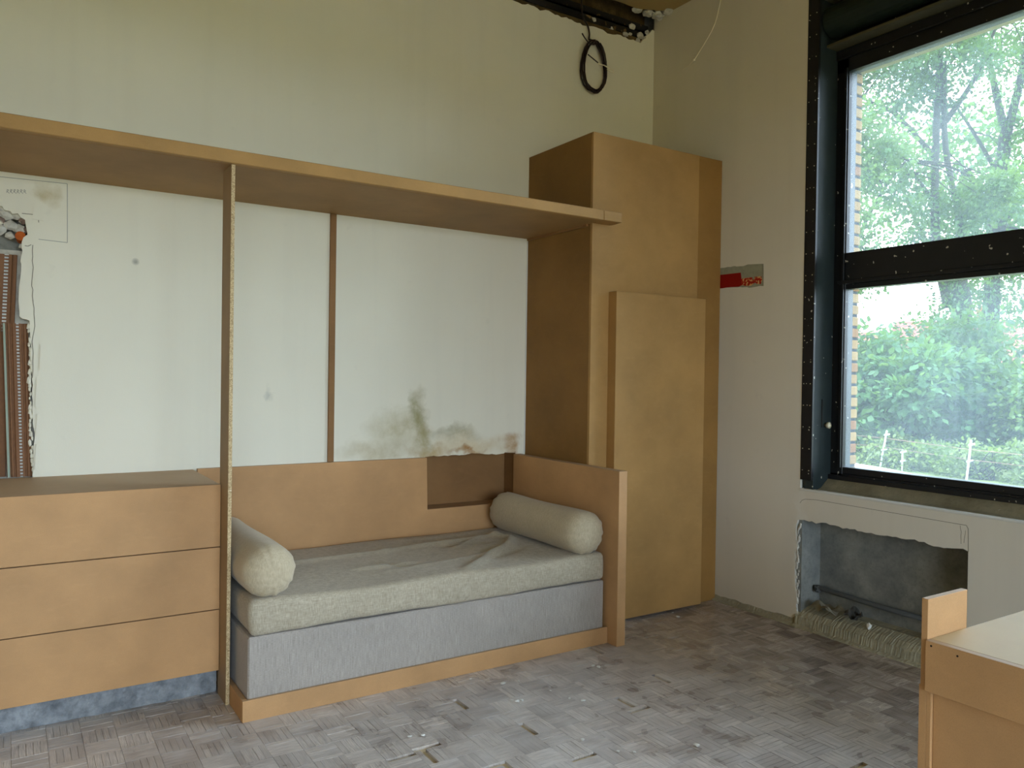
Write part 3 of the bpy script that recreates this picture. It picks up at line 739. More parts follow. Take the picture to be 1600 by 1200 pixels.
# --- drawer cabinet
yD, zD = -.4998, .7521
cab = empty('drawer_cabinet', (-3.1*S, -.25*S, 0), 'low fibreboard drawer cabinet with three wide handleless fronts', 'cabinet')
CX0, CX1 = SHL, P0-.0012
obj('top_panel', BS(CX0, CX1, yD+.018, -.001, zD-.018, zD), mat_mdf('mdf_dusty_top', (.42, .26, .14), dust=.8, dustcol=lin(196, 170, 138)), cab)
for z0, z1 in ((.0895, .3060), (.3090, .5284), (.5314, zD)):
    obj('drawer_front', BS(CX0, CX1, yD, yD+.0178, z0, z1, .0012), MDF, cab)
obj('carcass', BS(CX0, CX1, yD+.018, -.001, .0915, zD-.0185, 0), MDFD, cab)
def rough_slab(x0, x1, y, z0, z1, nx, nz, amp, seed):
    rn = np.random.RandomState(seed); bm = BM()
    h = rn.rand(nz+1, nx+1)*amp
    for _ in range(1): h = (h+np.roll(h, 1, 1)+np.roll(h, 1, 0))/1.7
    V = [[bm.verts.new(((x0+(x1-x0)*i/nx)*S, (y-h[j, i])*S, (z0+(z1-z0)*j/nz)*S)) for i in range(nx+1)] for j in range(nz+1)]
    for j in range(nz):
        for i in range(nx): bm.faces.new((V[j][i], V[j][i+1], V[j+1][i+1], V[j+1][i]))
    box(bm, x0*S, x1*S, y*S, (y+.05)*S, z0*S, z1*S)
    return bm
obj('plinth', rough_slab(CX0, CX1, -.4573, .0005, .088, 120, 8, .006, 3), STONE, cab)

# --- daybed: back panel with cut-out, end panel, upholstered base, kick boards
xe0, xe1, ye, ze = -.926, -.8799, -.8355, .7515
XB0 = P1+.0016
bed = empty('daybed', (-1.7*S, -.4*S, 0), 'fibreboard daybed with grey upholstered base, back panel and tall end panel', 'bed')
l = [(XB0, .02), (xe0-.0005, .02), (xe0-.0005, .507), (-1.4255, .507), (-1.432, .7555), (XB0, .7555)]
obj('back_panel', plate([l], *YF(-.021, -.001)), MDF, bed)
obj('niche_back', BS(-1.438, xe0+.012, .100, .112, .505, .765, 0), MDFD, bed)
obj('niche_shelf', BS(-1.431, xe0+.012, -.0005, .10, .495, .507, .001), MDF, bed)
obj('niche_side', BS(-.917, -.9135, .0, .10, .507, .765, 0), MDFD, bed)
obj('end_panel', BS(xe0, xe1, ye, -.001, 0, ze, .002), MDF, bed)
obj('kick_board', BS(-2.4694, xe0-.0008, -.7738, -.7624, 0, .0708, .001), MDF, bed)
obj('kick_board', BS(XB0, -2.4525, -.7622, -.03, 0, .0708, .001), MDF, bed)
bm = BM(); addS(bm, -2.450, -.9405, -.7605, -.03, .004, .2725, .006)
obj('upholstered_base', bm, F_BASE, bed)

# --- mattress (a soft cover, folds and a slight overhang)
def soft_box(x0, x1, y0, y1, z0, z1, nx, ny, nz, rad, fn):
    bm = BM()
    bmesh.ops.create_cube(bm, size=2)
    # subdivide along every axis
    for ax, n in ((0, nx), (1, ny), (2, nz)):
        for k in range(1, n):
            c = -1+2*k/n; co = [0, 0, 0]; co[ax] = c; no = [0, 0, 0]; no[ax] = 1
            bmesh.ops.bisect_plane(bm, geom=bm.verts[:]+bm.edges[:]+bm.faces[:], plane_co=co, plane_no=no)
    cx, cy, cz = (x0+x1)/2, (y0+y1)/2, (z0+z1)/2; hx, hy, hz = (x1-x0)/2, (y1-y0)/2, (z1-z0)/2
    for v in bm.verts:
        p = Vector((v.co.x*hx, v.co.y*hy, v.co.z*hz))
        q = Vector((max(-hx+rad, min(hx-rad, p.x)), max(-hy+rad, min(hy-rad, p.y)), max(-hz+rad, min(hz-rad, p.z))))
        d = p-q
        if d.length > 1e-9: p = q+d.normalized()*rad
        v.co = fn(p+Vector((cx, cy, cz)))
    return bm
def seg_d(x, y, a, b):
    ax, ay = a; bx, by = b; dx, dy = bx-ax, by-ay
    t = max(0, min(1, ((x-ax)*dx+(y-ay)*dy)/(dx*dx+dy*dy)))
    return math.hypot(x-ax-t*dx, y-ay-t*dy), t
folds = [((-2.35, -.30), (-1.75, -.27), .007, .022), ((-1.75, -.27), (-1.15, -.20), .008, .022), ((-1.60, -.72), (-1.22, -.42), .010, .022), ((-1.22, -.42), (-1.13, -.30), .011, .020),
         ((-1.13, -.30), (-1.16, -.18), .010, .020), ((-2.0, -.52), (-1.72, -.50), .006, .016), ((-1.86, -.45), (-1.78, -.56), -.007, .018), ((-1.9, -.60), (-1.3, -.52), .004, .022),
         ((-1.45, -.35), (-1.25, -.22), .006, .018), ((-1.68, -.12), (-1.2, -.10), .004, .02), ((-1.42, -.60), (-1.18, -.48), -.006, .024), ((-1.5, -.30), (-1.25, -.33), -.005, .02)]
def mat_fn(p):
    x, y, z = p.x/S, p.y/S, p.z/S
    tz = max(0, min(1, (z-.35)/.03))
    h = 0
    for a, b, amp, wd_ in folds:
        d, t = seg_d(x, y, a, b); h += amp*math.exp(-(d/wd_)**2)*(.4+.6*math.sin(math.pi*min(1, max(0, t*.8+.1))))
    h += .0025*math.sin(x*9+1)*math.sin(y*11)
    z += 1.7*h*tz
    # front skirt bellies out, lower edge tucks in, a droop on the left corner
    s = max(0, min(1, (.385-z)/.11))
    if y < -.73:
        y += -.004*math.sin(math.pi*s) + .002*math.sin(x*23) * s + .0015*math.sin(x*51+1)*s
        z += -.003*s*math.sin(x*7)
    if x < -2.42:
        x += -.004*math.sin(math.pi*s) + .010*s
    return Vector((x*S, y*S, z*S))
top('mattress', soft_box(-2.450*S, -.9415*S, -.7635*S, -.03*S, .2745*S, .3896*S, 110, 52, 10, .018*S, mat_fn), F_MAT, (-1.7*S, -.4*S, .2745*S),
    'thin mattress in creased greyish linen cover lying on the daybed base', 'mattress', smooth=True)

# --- bolsters
def bolster(x, z, ya, yb, r, label, seed, bend=0):
    rn = random.Random(seed); bm = BM(); n = 56; rings = []; prof = []
    L = yb-ya
    ts = [0.0, .004, .012, .024, .042, .07, .11, .17, .24, .31, .38, .45, .52, .59, .66, .73, .80, .86, .91, .945, .968, .982, .992, .998, 1.0]
    ph = [rn.uniform(0, 6.28) for _ in range(6)]
    for t in ts:
        e = min(t, 1-t)*L/(r*.75)
        k = 1.0 if e >= 1 else (1-(1-e)**2.6)**(1/2.6)
        k = max(k, .03)
        belly = 1+.03*math.sin(t*7+ph[0])
        pinch = max(0, 1-e)
        ring = []
        for i in range(n):
            a = 2*math.pi*i/n
            rad = r*k*belly*(1+.010*math.sin(3*a+ph[1]+4*t)+.008*math.sin(5*a+ph[2]-7*t) + pinch*.05*math.sin(13*a+ph[3])*(k > .2) + pinch*.03*math.sin(21*a+ph[4])*(k > .1))
            zz = math.sin(a)*rad
            if zz < 0: zz = max(zz, -r*.93)
            xx = math.cos(a)*rad
            ring.append(bm.verts.new(((x+xx+bend*math.sin(math.pi*t))*S, (ya+L*t)*S, (z+zz)*S)))
        rings.append(ring)
    for A, Bq in zip(rings[:-1], rings[1:]):
        for i in range(n): bm.faces.new((A[i], A[(i+1) % n], Bq[(i+1) % n], Bq[i]))
    bm.faces.new(rings[0][::-1]); bm.faces.new(rings[-1])
    return top('bolster', bm, F_BOL, (x*S, (ya+yb)/2*S, (z-r*.93)*S), label, 'cushion', 'linen bolsters on the daybed', smooth=True)
bolster(-1.023, .3925+.093*.93, -.775, -.045, .093, 'round beige linen bolster lying against the tall end panel', 1, .0)
bolster(-2.372, .3925+.090*.93, -.765, -.05, .090, 'round beige linen bolster at the drawer end, beside the upright plank', 2)

# --- desk in the right foreground
dx0, dy0, dz = -1.548, -2.519, .625
desk = empty('desk', (-1.2*S, -3.0*S, 0), 'fibreboard desk with pale top and raised end board in right foreground', 'desk')
DY = -3.3; DX = -.93
obj('desk_top', BS(dx0+.018, DX, DY, dy0-.0005, dz-.02, dz, .001), MDFP, desk)
obj('apron', BS(dx0, dx0+.0175, DY, dy0-.0005, .5214, dz, .001), MDF, desk)
obj('end_board', BS(dx0+.0088, -1.388, dy0, dy0+.0135, .528, .707, .001), MDF, desk)
obj('end_panel', BS(dx0+.012, DX, dy0+.002, dy0+.018, 0, .5275, .001), MDF, desk)
obj('edge_strip', BS(dx0+.012, dx0+.03, dy0-.0075, dy0+.0018, 0, .5212, .0008), MDF, desk)
obj('side_panel', BS(dx0+.020, dx0+.036, DY, dy0-.008, 0, .5212, .001), MDF, desk)
for y, z in ((-2.584, .612), (-2.5315, .6165)):
    obj('screw_hole', tube(BM(), [((dx0-.0006)*S, y*S, z*S), ((dx0+.004)*S, y*S, z*S)], .0022*S, 8), HOLE, desk)

# ================================================================== small things
# --- coil of cable hanging out of the ceiling slot
co_ = empty('cable_coil', (-.46*S, -.02*S, 2.69*S), 'coil of dark cable hanging from the broken ceiling edge', 'cable')
pts = [(-.548, -.022, 3.205), (-.542, -.020, 3.14), (-.524, -.014, 3.085), (-.50, -.02, 3.05), (-.488, -.02, 3.01), (-.492, -.02, 2.975)]
loop = []
for k in range(4):
    for i in range(20):
        a = math.pi/2 + 2*math.pi*(i/20)
        rx = (.082, .070, .090, .076)[k]; rz = (.138, .128, .134, .141)[k]
        loop.append((-.458+rx*math.cos(a)*(1-.12*math.sin(a))+.006*math.sin(k*2+a), -.018-.007*k+.004*math.sin(a*2+k), 2.838+rz*math.sin(a)+.006*math.cos(k*3)))
pts = spline(pts, 5)[:-1] + [Vector(p) for p in loop]
obj('cable', tube(BM(), [(p[0]*S, p[1]*S, p[2]*S) for p in pts], .0050*S, 8), CABLE, co_, smooth=True)
obj('cable_end', tube(BM(), [(p[0]*S, p[1]*S, p[2]*S) for p in spline([(-.56, -.05, 2.985), (-.535, -.045, 2.965), (-.505, -.045, 2.945), (-.47, -.042, 2.95)], 5)], .0036*S, 7), CABLE, co_, smooth=True)
obj('bare_wire', tube(BM(), [(p[0]*S, p[1]*S, p[2]*S) for p in spline([(-.515, -.045, 2.885), (-.47, -.05, 2.862), (-.45, -.052, 2.852)], 4)], .0032*S, 6), CABLE, co_)
obj('tie_wire', tube(BM(), [(p[0]*S, p[1]*S, p[2]*S) for p in spline([(-.445, -.05, 2.848), (-.41, -.056, 2.846), (-.37, -.054, 2.838), (-.345, -.05, 2.838), (-.34, -.05, 2.830), (-.348, -.05, 2.824), (-.385, -.05, 2.834)], 4)], .0030*S, 6), WIRE, co_)
# --- loose string on the window wall
st = empty('loose_wire', (-.02, -.4*S, 2.86*S), 'thin pale wire end dangling in a curve high on the window wall', 'wire')
p_ = spline([(-.012, -.540, 3.22), (-.012, -.519, 3.152), (-.012, -.478, 3.025), (-.012, -.412, 2.947), (-.012, -.331, 2.876)], 6)
obj('wire', tube(BM(), [tuple(q*S) for q in p_], .0027*S, 6), WIRE, st)
obj('knot', lump(BM(), (-.012*S, -.331*S, 2.876*S), (.0065)*S, 5, 1), WIRE, st)
obj('frayed_end', tube(BM(), [tuple(q*S) for q in spline([(-.012, -.331, 2.876), (-.009, -.29, 2.862), (-.006, -.24, 2.853)], 4)], [.0015*S]*8+[.0004*S], 5), WIRE, st)
# --- ribbed laths standing in the wall chase
def lath(name, xt, zt, xb, zb, yoff, width, label, slot):
    t = empty(name, (xb*S, yoff*S, zb*S), label, 'lath', 'ribbed metal laths in the wall chase')
    def X(f, z): return (xb+(xt-xb)*(z-zb)/(zt-zb)) + (f-.5)*width
    nz = 46
    # two corrugated flanges beside the slot
    prof = [(0, .0), (.04, -.006), (.10, -.006), (.13, -.001), (.19, -.001), (.22, -.006), (.28, -.006), (.31, -.001), (.36, -.001), (.40, -.006), (slot-.05, -.006), (slot-.05, .004)]
    prof2 = [(slot+.06, .004), (slot+.06, -.006), (slot+.14, -.006), (slot+.17, -.001), (slot+.23, -.001), (slot+.26, -.006), (.92, -.006), (.96, -.001), (1.0, .001)]
    for nm, pr in (('left_flange', prof), ('right_flange', prof2)):
        bm = BM(); rows = []
        for j in range(2):
            z = zb+(zt-zb)*j
            rows.append([bm.verts.new((X(f, z)*S, (yoff+d)*S, z*S)) for f, d in pr] + [bm.verts.new((X(f, z)*S, (yoff+.006)*S, z*S)) for f, d in (pr[-1], pr[0])])
        n = len(rows[0])
        for k in range(n): bm.faces.new((rows[0][k], rows[0][(k+1) % n], rows[1][(k+1) % n], rows[1][k]))
        bm.faces.new(rows[0]); bm.faces.new(rows[1][::-1])
        obj(nm, bm, RIB, t)
    bm = BM()
    n = int((zt-zb)/.0118)
    for j in range(n):
        z = zb+(zt-zb)*(j+.5)/n
        box(bm, (X(slot-.06, z))*S, (X(slot+.07, z))*S, (yoff-.005)*S, (yoff-.002)*S, (z-.0026)*S, (z+.0026)*S)
    tag(obj('slot_bars', bm, RIB, t), kind='stuff')
    bm = plate([[(X(slot-.07, zb), zb), (X(slot+.08, zb), zb), (X(slot+.08, zt), zt), (X(slot-.07, zt), zt)]], *YF(yoff+.004, yoff+.0058))
    obj('slot_lining', bm, GALV, t)
    return t
tl_ = lath('ribbed_lath', -3.158, 1.572, -3.166, 1.29, .034, .122, 'brown ribbed metal lath in wall chase, the taller one reaching the broken hole', .72)
lath('ribbed_lath', -3.103, 1.319, -3.085, .7545, .014, .080, 'brown ribbed metal lath in wall chase, the shorter one in front', .58)
obj('lower_flange', BS(-3.24, -3.128, .034, .044, .7545, 1.289, .001), RIB, tl_)
gs = top('conduit_strip', plate([[(-3.141, 1.318), (-3.134, 1.318), (-3.114, .7545), (-3.122, .7545)]], *YF(.006, .012)), mat_plain('pale_green_strip', lin(150, 162, 146), .6), (-3.125*S, .01*S, .7545*S),
         'thin pale grey-green strip running up beside the shorter brown lath', 'strip')
top('pipe_stub', tube(BM(), [(-3.085*S, .06*S, 1.635*S), (-3.088*S, .012*S, 1.64*S), (-3.089*S, .004*S, 1.64*S)], .017*S, 12), RPIPE, (-3.088*S, .02*S, 1.62*S), 'rusty orange pipe end in the broken hole at left', 'pipe')
# --- pipe and rubbish in the radiator niche
np_ = empty('niche_pipe', (.08*S, -1.45*S, .165*S), 'dusty grey horizontal pipe inside the niche under the window', 'pipe')
obj('pipe', tube(BM(), [(.105*S, -1.075*S, .176*S), (.10*S, -1.085*S, .176*S), (.10*S, -1.40*S, .165*S), (.10*S, -1.81*S, .160*S)], .0115*S, 14), PIPEG, np_, smooth=True)
obj('pipe_elbow', lump(BM(), (.10*S, -1.08*S, .172*S), .021*S, 9, 2), PIPEG, np_)
def scrap(c, w_, h_, seed, rot, name, label, mat):
    rn = random.Random(seed); bm = BM(); N = 9
    V = []
    for j in range(N):
        row = []
        for i in range(N):
            u = (i/(N-1)-.5); v_ = (j/(N-1)-.5)
            z = .40*h_*abs(math.sin(u*5+seed))*1.0 + .22*h_*math.sin(v_*7+u*3) + rn.uniform(-.05, .05)*h_
            e = 1+rn.uniform(-.10, .10)
            x = u*w_*e; y = v_*w_*.6*e
            X = x*math.cos(rot)-y*math.sin(rot); Y = x*math.sin(rot)+y*math.cos(rot)
            row.append(bm.verts.new((c[0]+X, c[1]+Y, c[2]+max(z, -.002)+.22*h_)))
        V.append(row)
    for j in range(N-1):
        for i in range(N-1): bm.faces.new((V[j][i], V[j][i+1], V[j+1][i+1], V[j+1][i]))
    bmesh.ops.solidify(bm, geom=bm.faces[:], thickness=.0015)
    return top(name, bm, mat, c, label, 'debris')
scrap((.03*S, -1.175*S, .088*S), .17, .07, 3, 1.2, 'crumpled_paper', 'crumpled dusty paper scrap on the niche floor, left of the darker one', SCRAP)
scrap((.045*S, -1.30*S, .092*S), .14, .07, 8, .5, 'torn_lining', 'dark curled scrap on the niche floor, between paper and pale chip', mat_plain('dark_torn_lining', lin(96, 94, 88), .9))
top('pale_chip', lump(BM(), (.03*S, -1.385*S, .088*S), .010*S, 77, 1, (1, 1.6, 1.6)), CHIPW, (.03*S, -1.385*S, .08*S), 'small pale chip on the niche floor, rightmost of the rubbish', 'debris')
# --- crumbs of plaster on the floor
crumbs = [(-1.425, -1.166, 'white plaster crumb in mid floor, left one of two'), (-1.397, -1.208, 'white plaster crumb in mid floor, right one of two'),
          (-1.611, -1.075, 'white crumb in the cluster of three before the daybed, leftmost'), (-1.602, -1.093, 'white crumb in the cluster of three before the daybed, nearest the viewer'),
          (-1.582, -1.092, 'white crumb in the cluster of three before the daybed, rightmost'), (-1.444, -1.075, 'lone white plaster crumb between the cluster of three and the end panel'),
          (-1.152, -.959, 'white crumb in front of the daybed end panel, left of a pair'), (-1.143, -.98, 'white crumb in front of the daybed end panel, right of a pair'),
          (-.367, -.598, 'plaster crumb at the foot of the wardrobe door, close to its edge'), (-.397, -.664, 'plaster crumb a little way out from the wardrobe door'),
          (-1.558, -.93, 'small crumb beside the kick board, left of a pair'), (-1.495, -.939, 'small crumb beside the kick board, right of a pair'),
          (-1.584, -1.446, 'crumb near the lower frame edge, middle of the floor'), (-1.301, -1.661, 'long pale crumb between the parquet gaps and the desk'),
          (-1.537, -1.563, 'crumb close to the lower frame edge, left of a pair'), (-1.497, -1.592, 'crumb close to the lower frame edge, right of a pair'),
          (-2.043, -1.145, 'crumb above the cross-shaped parquet gap, left of a pair'), (-2.004, -1.158, 'crumb above the cross-shaped parquet gap, right of a pair'),
          (-1.642, -.831, 'white crumb right against the front of the kick board')]
rc = random.Random(21)
crumb_mesh = []
for i in range(5):
    bm = lump(BM(), (0, 0, .002), .006, 500+i, 1, (1.5, 1, .45)); me = bpy.data.meshes.new('plaster_crumb'); bm.to_mesh(me); bm.free(); me.materials.append(CHIPW); crumb_mesh.append(me)
for i, (x, y, lb) in enumerate(crumbs):
    o = bpy.data.objects.new('plaster_crumb', crumb_mesh[i % 5]); COL.objects.link(o)
    k = rc.uniform(.9, 1.9); o.location = (x*S, y*S, .0014); o.rotation_euler = (0, 0, rc.uniform(0, 6)); o.scale = (k, k, k)
    tag(o, lb, 'crumb', 'plaster crumbs on the parquet')

# ================================================================== the garden outside
GZ = -.03
tag(top('ground', B(.36, 90, -60, 90, GZ-.2, GZ), SOIL, (10, 0, GZ), None, None), kind='structure')
tag(top('ground_behind', B(-40, .36, -60, RY0-.32, GZ-.2, GZ), EARTH, (-10, -20, GZ), None, None), kind='structure')
pa = [(8.75, 5.0), (8.43, 4.09), (8.31, 3.83), (8.12, 3.31), (7.82, 2.71), (7.5, 2.04), (7.29, 1.41), (6.99, .72), (6.5, -2), (6, -9)]
l = [(x, y) for x, y in pa] + [(x-1.0, y-.1) for x, y in reversed(pa)]
tag(top('garden_path', plate([l], lambda x, y: (x, y, .0), lambda x, y: (x, y, GZ-.02)), PATHM, (7.5, 0, GZ), 'pale concrete path along the foot of the shrubs outside', 'path'))
rn = np.random.RandomState(4)
def leaves(name, pts, size, mat, parent, upb=.35, seed=0, tone=None):
    r = np.random.RandomState(seed); n = len(pts)
    d = r.normal(size=(n, 3)); d[:, 2] -= .3; d /= np.linalg.norm(d, axis=1)[:, None]
    q = r.normal(size=(n, 3)); q[:, 2] += upb*3; q -= d*(q*d).sum(1)[:, None]; q /= np.linalg.norm(q, axis=1)[:, None]
    s = np.cross(q, d); L = size*(.6+.8*r.rand(n))[:, None]
    base = pts; V = np.empty((n, 6, 3))
    V[:, 0] = base; V[:, 1] = base+d*L*.40+s*L*.34+q*L*.07; V[:, 2] = base+d*L*.75+s*L*.22+q*L*.05
    V[:, 3] = base+d*L; V[:, 4] = base+d*L*.75-s*L*.22+q*L*.05; V[:, 5] = base+d*L*.40-s*L*.34+q*L*.07
    V -= np.array(wloc(parent))
    i0 = (np.arange(n)*6)[:, None]
    F = np.concatenate([i0+np.array([[0, 1, 2, 3]]), i0+np.array([[0, 3, 4, 5]])], 1).reshape(-1)
    me = bpy.data.meshes.new(name); me.vertices.add(n*6); me.vertices.foreach_set('co', V.reshape(-1))
    me.loops.add(n*8); me.loops.foreach_set('vertex_index', F.astype(np.int32)); me.polygons.add(n*2)
    me.polygons.foreach_set('loop_start', (np.arange(n*2)*4).astype(np.int32)); me.update(calc_edges=True)
    a = me.attributes.new('tone', 'FLOAT', 'POINT'); tv = r.rand(n) if tone is None else np.clip(tone+.25*(r.rand(n)-.5), 0, 1)
    a.data.foreach_set('value', np.repeat(tv, 6).astype(np.float32))
    me.materials.append(mat); o = bpy.data.objects.new(name, me); COL.objects.link(o); o.parent = parent; o['kind'] = 'stuff'; return o
def clusters(centers, per, spread, seed, flat=.6):
    r = np.random.RandomState(seed); c = np.repeat(np.array(centers), per, 0)
    return c + r.normal(size=c.shape)*np.array([spread, spread, spread*flat])
def tree(name, label, base, limbs, crown, ncl, per, spread, leaf, size, seed, group='trees in the garden'):
    """limbs: list of (points, r0, r1); crown: list of (centre, radii) ellipsoids"""
    t = empty(name, base, label, 'tree', group)
    for i, (p, r0, r1) in enumerate(limbs):
        q = spline(p, 6); n = len(q)
        obj('trunk' if i == 0 else 'branch', tube(BM(), q, [r0+(r1-r0)*k/(n-1) for k in range(n)], 9), BARK, t, smooth=True)
    r = np.random.RandomState(seed); cs = []
    wts = np.array([a[0]*a[1]*a[2] for _, a in crown]); wts = wts/wts.sum()
    for (c, a), wt in zip(crown, wts):
        d = r.normal(size=(max(14, int(ncl*wt)), 3)); d /= np.linalg.norm(d, axis=1)[:, None]
        d *= (r.rand(len(d))**.45)[:, None]; cs.append(d*np.array(a)+np.array(c))
    cs = np.concatenate(cs)
    # twigs towards the leaf clusters
    bm = BM()
    ends = [Vector(p[-1]) for p, _, _ in limbs]+[Vector(p[len(p)//2]) for p, _, _ in limbs]
    for c in cs[::3]:
        e = min(ends, key=lambda q: (q-Vector(c)).length); mid = (e+Vector(c))/2+Vector((0, 0, .15)); tube(bm, [e, mid, Vector(c)], [.022, .014, .006], 4)
    tag(obj('twigs', bm, BARK, t), kind='stuff')
    leaves('foliage', clusters(cs, per, spread, seed), size, leaf, t, .5, seed, np.repeat(r.rand(len(cs)), per))
    return t
tree('garden_tree', 'twin-stemmed tall tree in the middle of the window view, trunks meeting behind the transom', (13.5, 4.98, GZ),
     [([(13.5, 4.98, -.2), (13.55, 4.98, 1.6), (13.6, 4.98, 3.0), (13.5, 5.05, 3.7)], .26, .16),
      ([(13.35, 5.14, 3.0), (13.12, 5.31, 4.4), (13.10, 5.35, 6.3), (13.16, 5.33, 8.3), (13.3, 5.3, 11)], .105, .05),
      ([(13.62, 4.98, 3.2), (13.6, 5.0, 4.5), (13.29, 5.23, 6.4), (13.24, 5.28, 8.1)], .085, .05),
      ([(13.12, 5.31, 5.2), (12.6, 5.6, 5.9), (12.0, 5.9, 6.2)], .05, .02),
      ([(13.2, 5.3, 6.9), (13.8, 4.9, 8.0), (14.2, 4.6, 9.4)], .07, .03),
      ([(13.1, 5.33, 6.2), (12.5, 5.9, 7.2), (12.0, 6.4, 7.6)], .06, .02)],
     [((12.6, 5.9, 7.6), (1.6, 1.5, 1.5)), ((13.4, 5.1, 8.8), (2.0, 1.9, 1.2)), ((12.2, 6.0, 5.6), (1.2, 1.2, .9)), ((13.4, 4.9, 4.9), (1.5, 1.6, .8)), ((13.6, 5.0, 2.9), (.42, .42, 1.3)), ((13.55, 4.95, 2.2), (.6, .6, .6))],
     150, 170, .22, LEAF_T, .08, 11)
tree('garden_tree', 'forked tree at the right edge of the window view', (16.3, 5.65, GZ),
     [([(16.1, 5.6, -.2), (16.2, 5.65, 3.0), (16.3, 5.66, 5.2), (16.53, 5.53, 7.7)], .20, .14),
      ([(16.5, 5.55, 7.4), (16.35, 5.7, 8.3), (16.1, 5.82, 9.3), (15.6, 6.1, 10.5)], .10, .05),
      ([(16.5, 5.53, 7.4), (16.75, 5.38, 8.6), (16.9, 5.3, 9.8), (17.2, 5.2, 11.5)], .11, .05),
      ([(16.35, 5.6, 5.0), (16.8, 5.3, 5.9), (17.2, 5.1, 6.6)], .10, .04),
      ([(16.3, 5.6, 6.4), (15.7, 5.9, 7.4), (15.2, 6.2, 8.2)], .06, .02)],
     [((17.2, 4.9, 9.2), (1.4, 1.4, 1.5)), ((16.9, 5.2, 7.0), (1.2, 1.2, 1.0)), ((16.6, 5.4, 5.6), (1.4, 1.4, .5)), ((15.6, 6.2, 10.0), (1.6, 1.5, .9)), ((17.0, 4.9, 4.4), (1.3, 1.3, .9)), ((16.15, 5.6, 3.2), (.6, .6, 1.2))],
     100, 140, .24, LEAF_T, .08, 12)
tree('garden_tree', 'bright-leaved tree nearest the brick reveal, trunk hidden by bushes', (10.9, 5.4, GZ),
     [([(10.9, 5.6, -.2), (10.8, 5.7, 2.5), (10.6, 5.75, 5.0), (10.5, 5.8, 7.0)], .10, .04),
      ([(10.7, 5.72, 4.0), (11.2, 5.4, 5.2), (11.6, 5.1, 5.9)], .04, .015)],
     [((10.5, 5.6, 5.9), (.9, .9, 1.0)), ((11.3, 5.3, 6.1), (.8, .7, .5)), ((10.3, 5.6, 4.4), (.6, .6, .7)), ((10.2, 5.3, 3.5), (.5, .5, .4)), ((12.9, 3.9, 5.3), (.45, .45, .35))],
     80, 130, .17, LEAF_L, .08, 13)
tree('garden_tree', 'background tree with loose crown far behind the twin trunks', (21, 9.0, GZ),
     [([(21, 9.0, -.2), (21, 9.0, 4), (21.2, 9, 8)], .25, .08), ([(21, 9, 4), (20, 9.6, 6), (19.5, 10, 7.5)], .1, .03)],
     [((21, 9.0, 7.0), (3.0, 2.8, 2.8)), ((22.5, 7.2, 6.0), (2.2, 2.0, 2.2)), ((23.5, 6.6, 3.6), (1.6, 1.6, 1.0))],
     60, 100, .40, LEAF_T, .20, 14)
def shrub(label, base, crown, ncl, per, spread, leaf, size, seed, cat='bush'):
    t = empty('shrub' if cat == 'bush' else 'weed_clump', base, label, cat, 'greenery outside the window')
    r = np.random.RandomState(seed); cs = []
    for c, a in crown:
        d = r.normal(size=(ncl, 3)); d /= np.linalg.norm(d, axis=1)[:, None]; d *= (r.rand(ncl)**.33)[:, None]
        p = d*np.array(a)+np.array(c); p[:, 2] = np.maximum(p[:, 2], GZ+.03); cs.append(p)
    cs = np.concatenate(cs)
    bm = BM()
    for c in cs[::5]:
        b0 = Vector(base)+Vector((r.uniform(-.2, .2), r.uniform(-.2, .2), 0)); tube(bm, [b0, (b0+Vector(c))/2+Vector((0, 0, .2)), Vector(c)], [.012, .008, .003], 4)
    tag(obj('stems', bm, BARK, t), kind='stuff')
    P = clusters(cs, per, spread, seed); P[:, 2] = np.maximum(P[:, 2], GZ+.02)
    leaves('foliage', P, size, leaf, t, .8, seed, np.repeat(r.rand(len(cs)), per)); return t
shrub('broad hazel-like bush with large pale leaves just right of the brick reveal', (9.6, 3.9, GZ), [((9.5, 4.1, 1.0), (.9, .8, .8)), ((9.7, 3.4, 1.3), (.9, .7, .7)), ((9.9, 4.7, 1.4), (.9, .8, 1.0))], 90, 36, .13, LEAF_H, .125, 21)
shrub('dense dark bush in the middle below the twin trunks', (11.2, 3.5, GZ), [((11.2, 3.6, 1.5), (1.0, .9, 1.3)), ((10.8, 2.9, .9), (.9, .8, .9)), ((11.6, 4.3, 1.7), (1.0, 1.0, 1.1))], 90, 34, .15, LEAF_T, .11, 22)
shrub('tall fine-leaved bush at the right edge of the lower pane', (10.6, 1.7, GZ), [((10.5, 1.8, .8), (1.0, .9, .9)), ((10.9, 1.3, 1.1), (1.0, 1.0, 1.0)), ((11.6, 2.3, 1.0), (1.0, .9, .8))], 90, 34, .15, LEAF_L, .085, 23)
shrub('far hedge of mixed green closing off the garden', (15.5, 6.0, GZ), [((14.6, 7.4, .9), (1.8, 1.6, 1.3)), ((15.6, 5.2, .8), (1.8, 1.6, 1.1)), ((16, 3.2, .6), (1.8, 1.6, 1.1)), ((13.6, 8.6, .9), (1.8, 1.6, 1.2))], 110, 34, .24, LEAF_T, .15, 24)
shrub('yellow-green weeds along the path below the leaning left post', (8.75, 3.3, GZ), [((8.75, 3.6, .15), (.45, .5, .35)), ((8.6, 2.9, .1), (.4, .5, .3))], 60, 26, .09, LEAF_W, .065, 25, 'weeds')
shrub('yellow-green weeds along the path by the right post', (8.4, 1.9, GZ), [((8.45, 2.2, .12), (.35, .5, .35)), ((8.5, 1.4, .2), (.4, .6, .4))], 60, 26, .09, LEAF_W, .065, 26, 'weeds')
shrub('upright pale weeds in front of the brick reveal edge', (9.3, 4.6, GZ), [((9.2, 4.7, .35), (.3, .45, .45))], 60, 22, .09, LEAF_L, .07, 27, 'weeds')
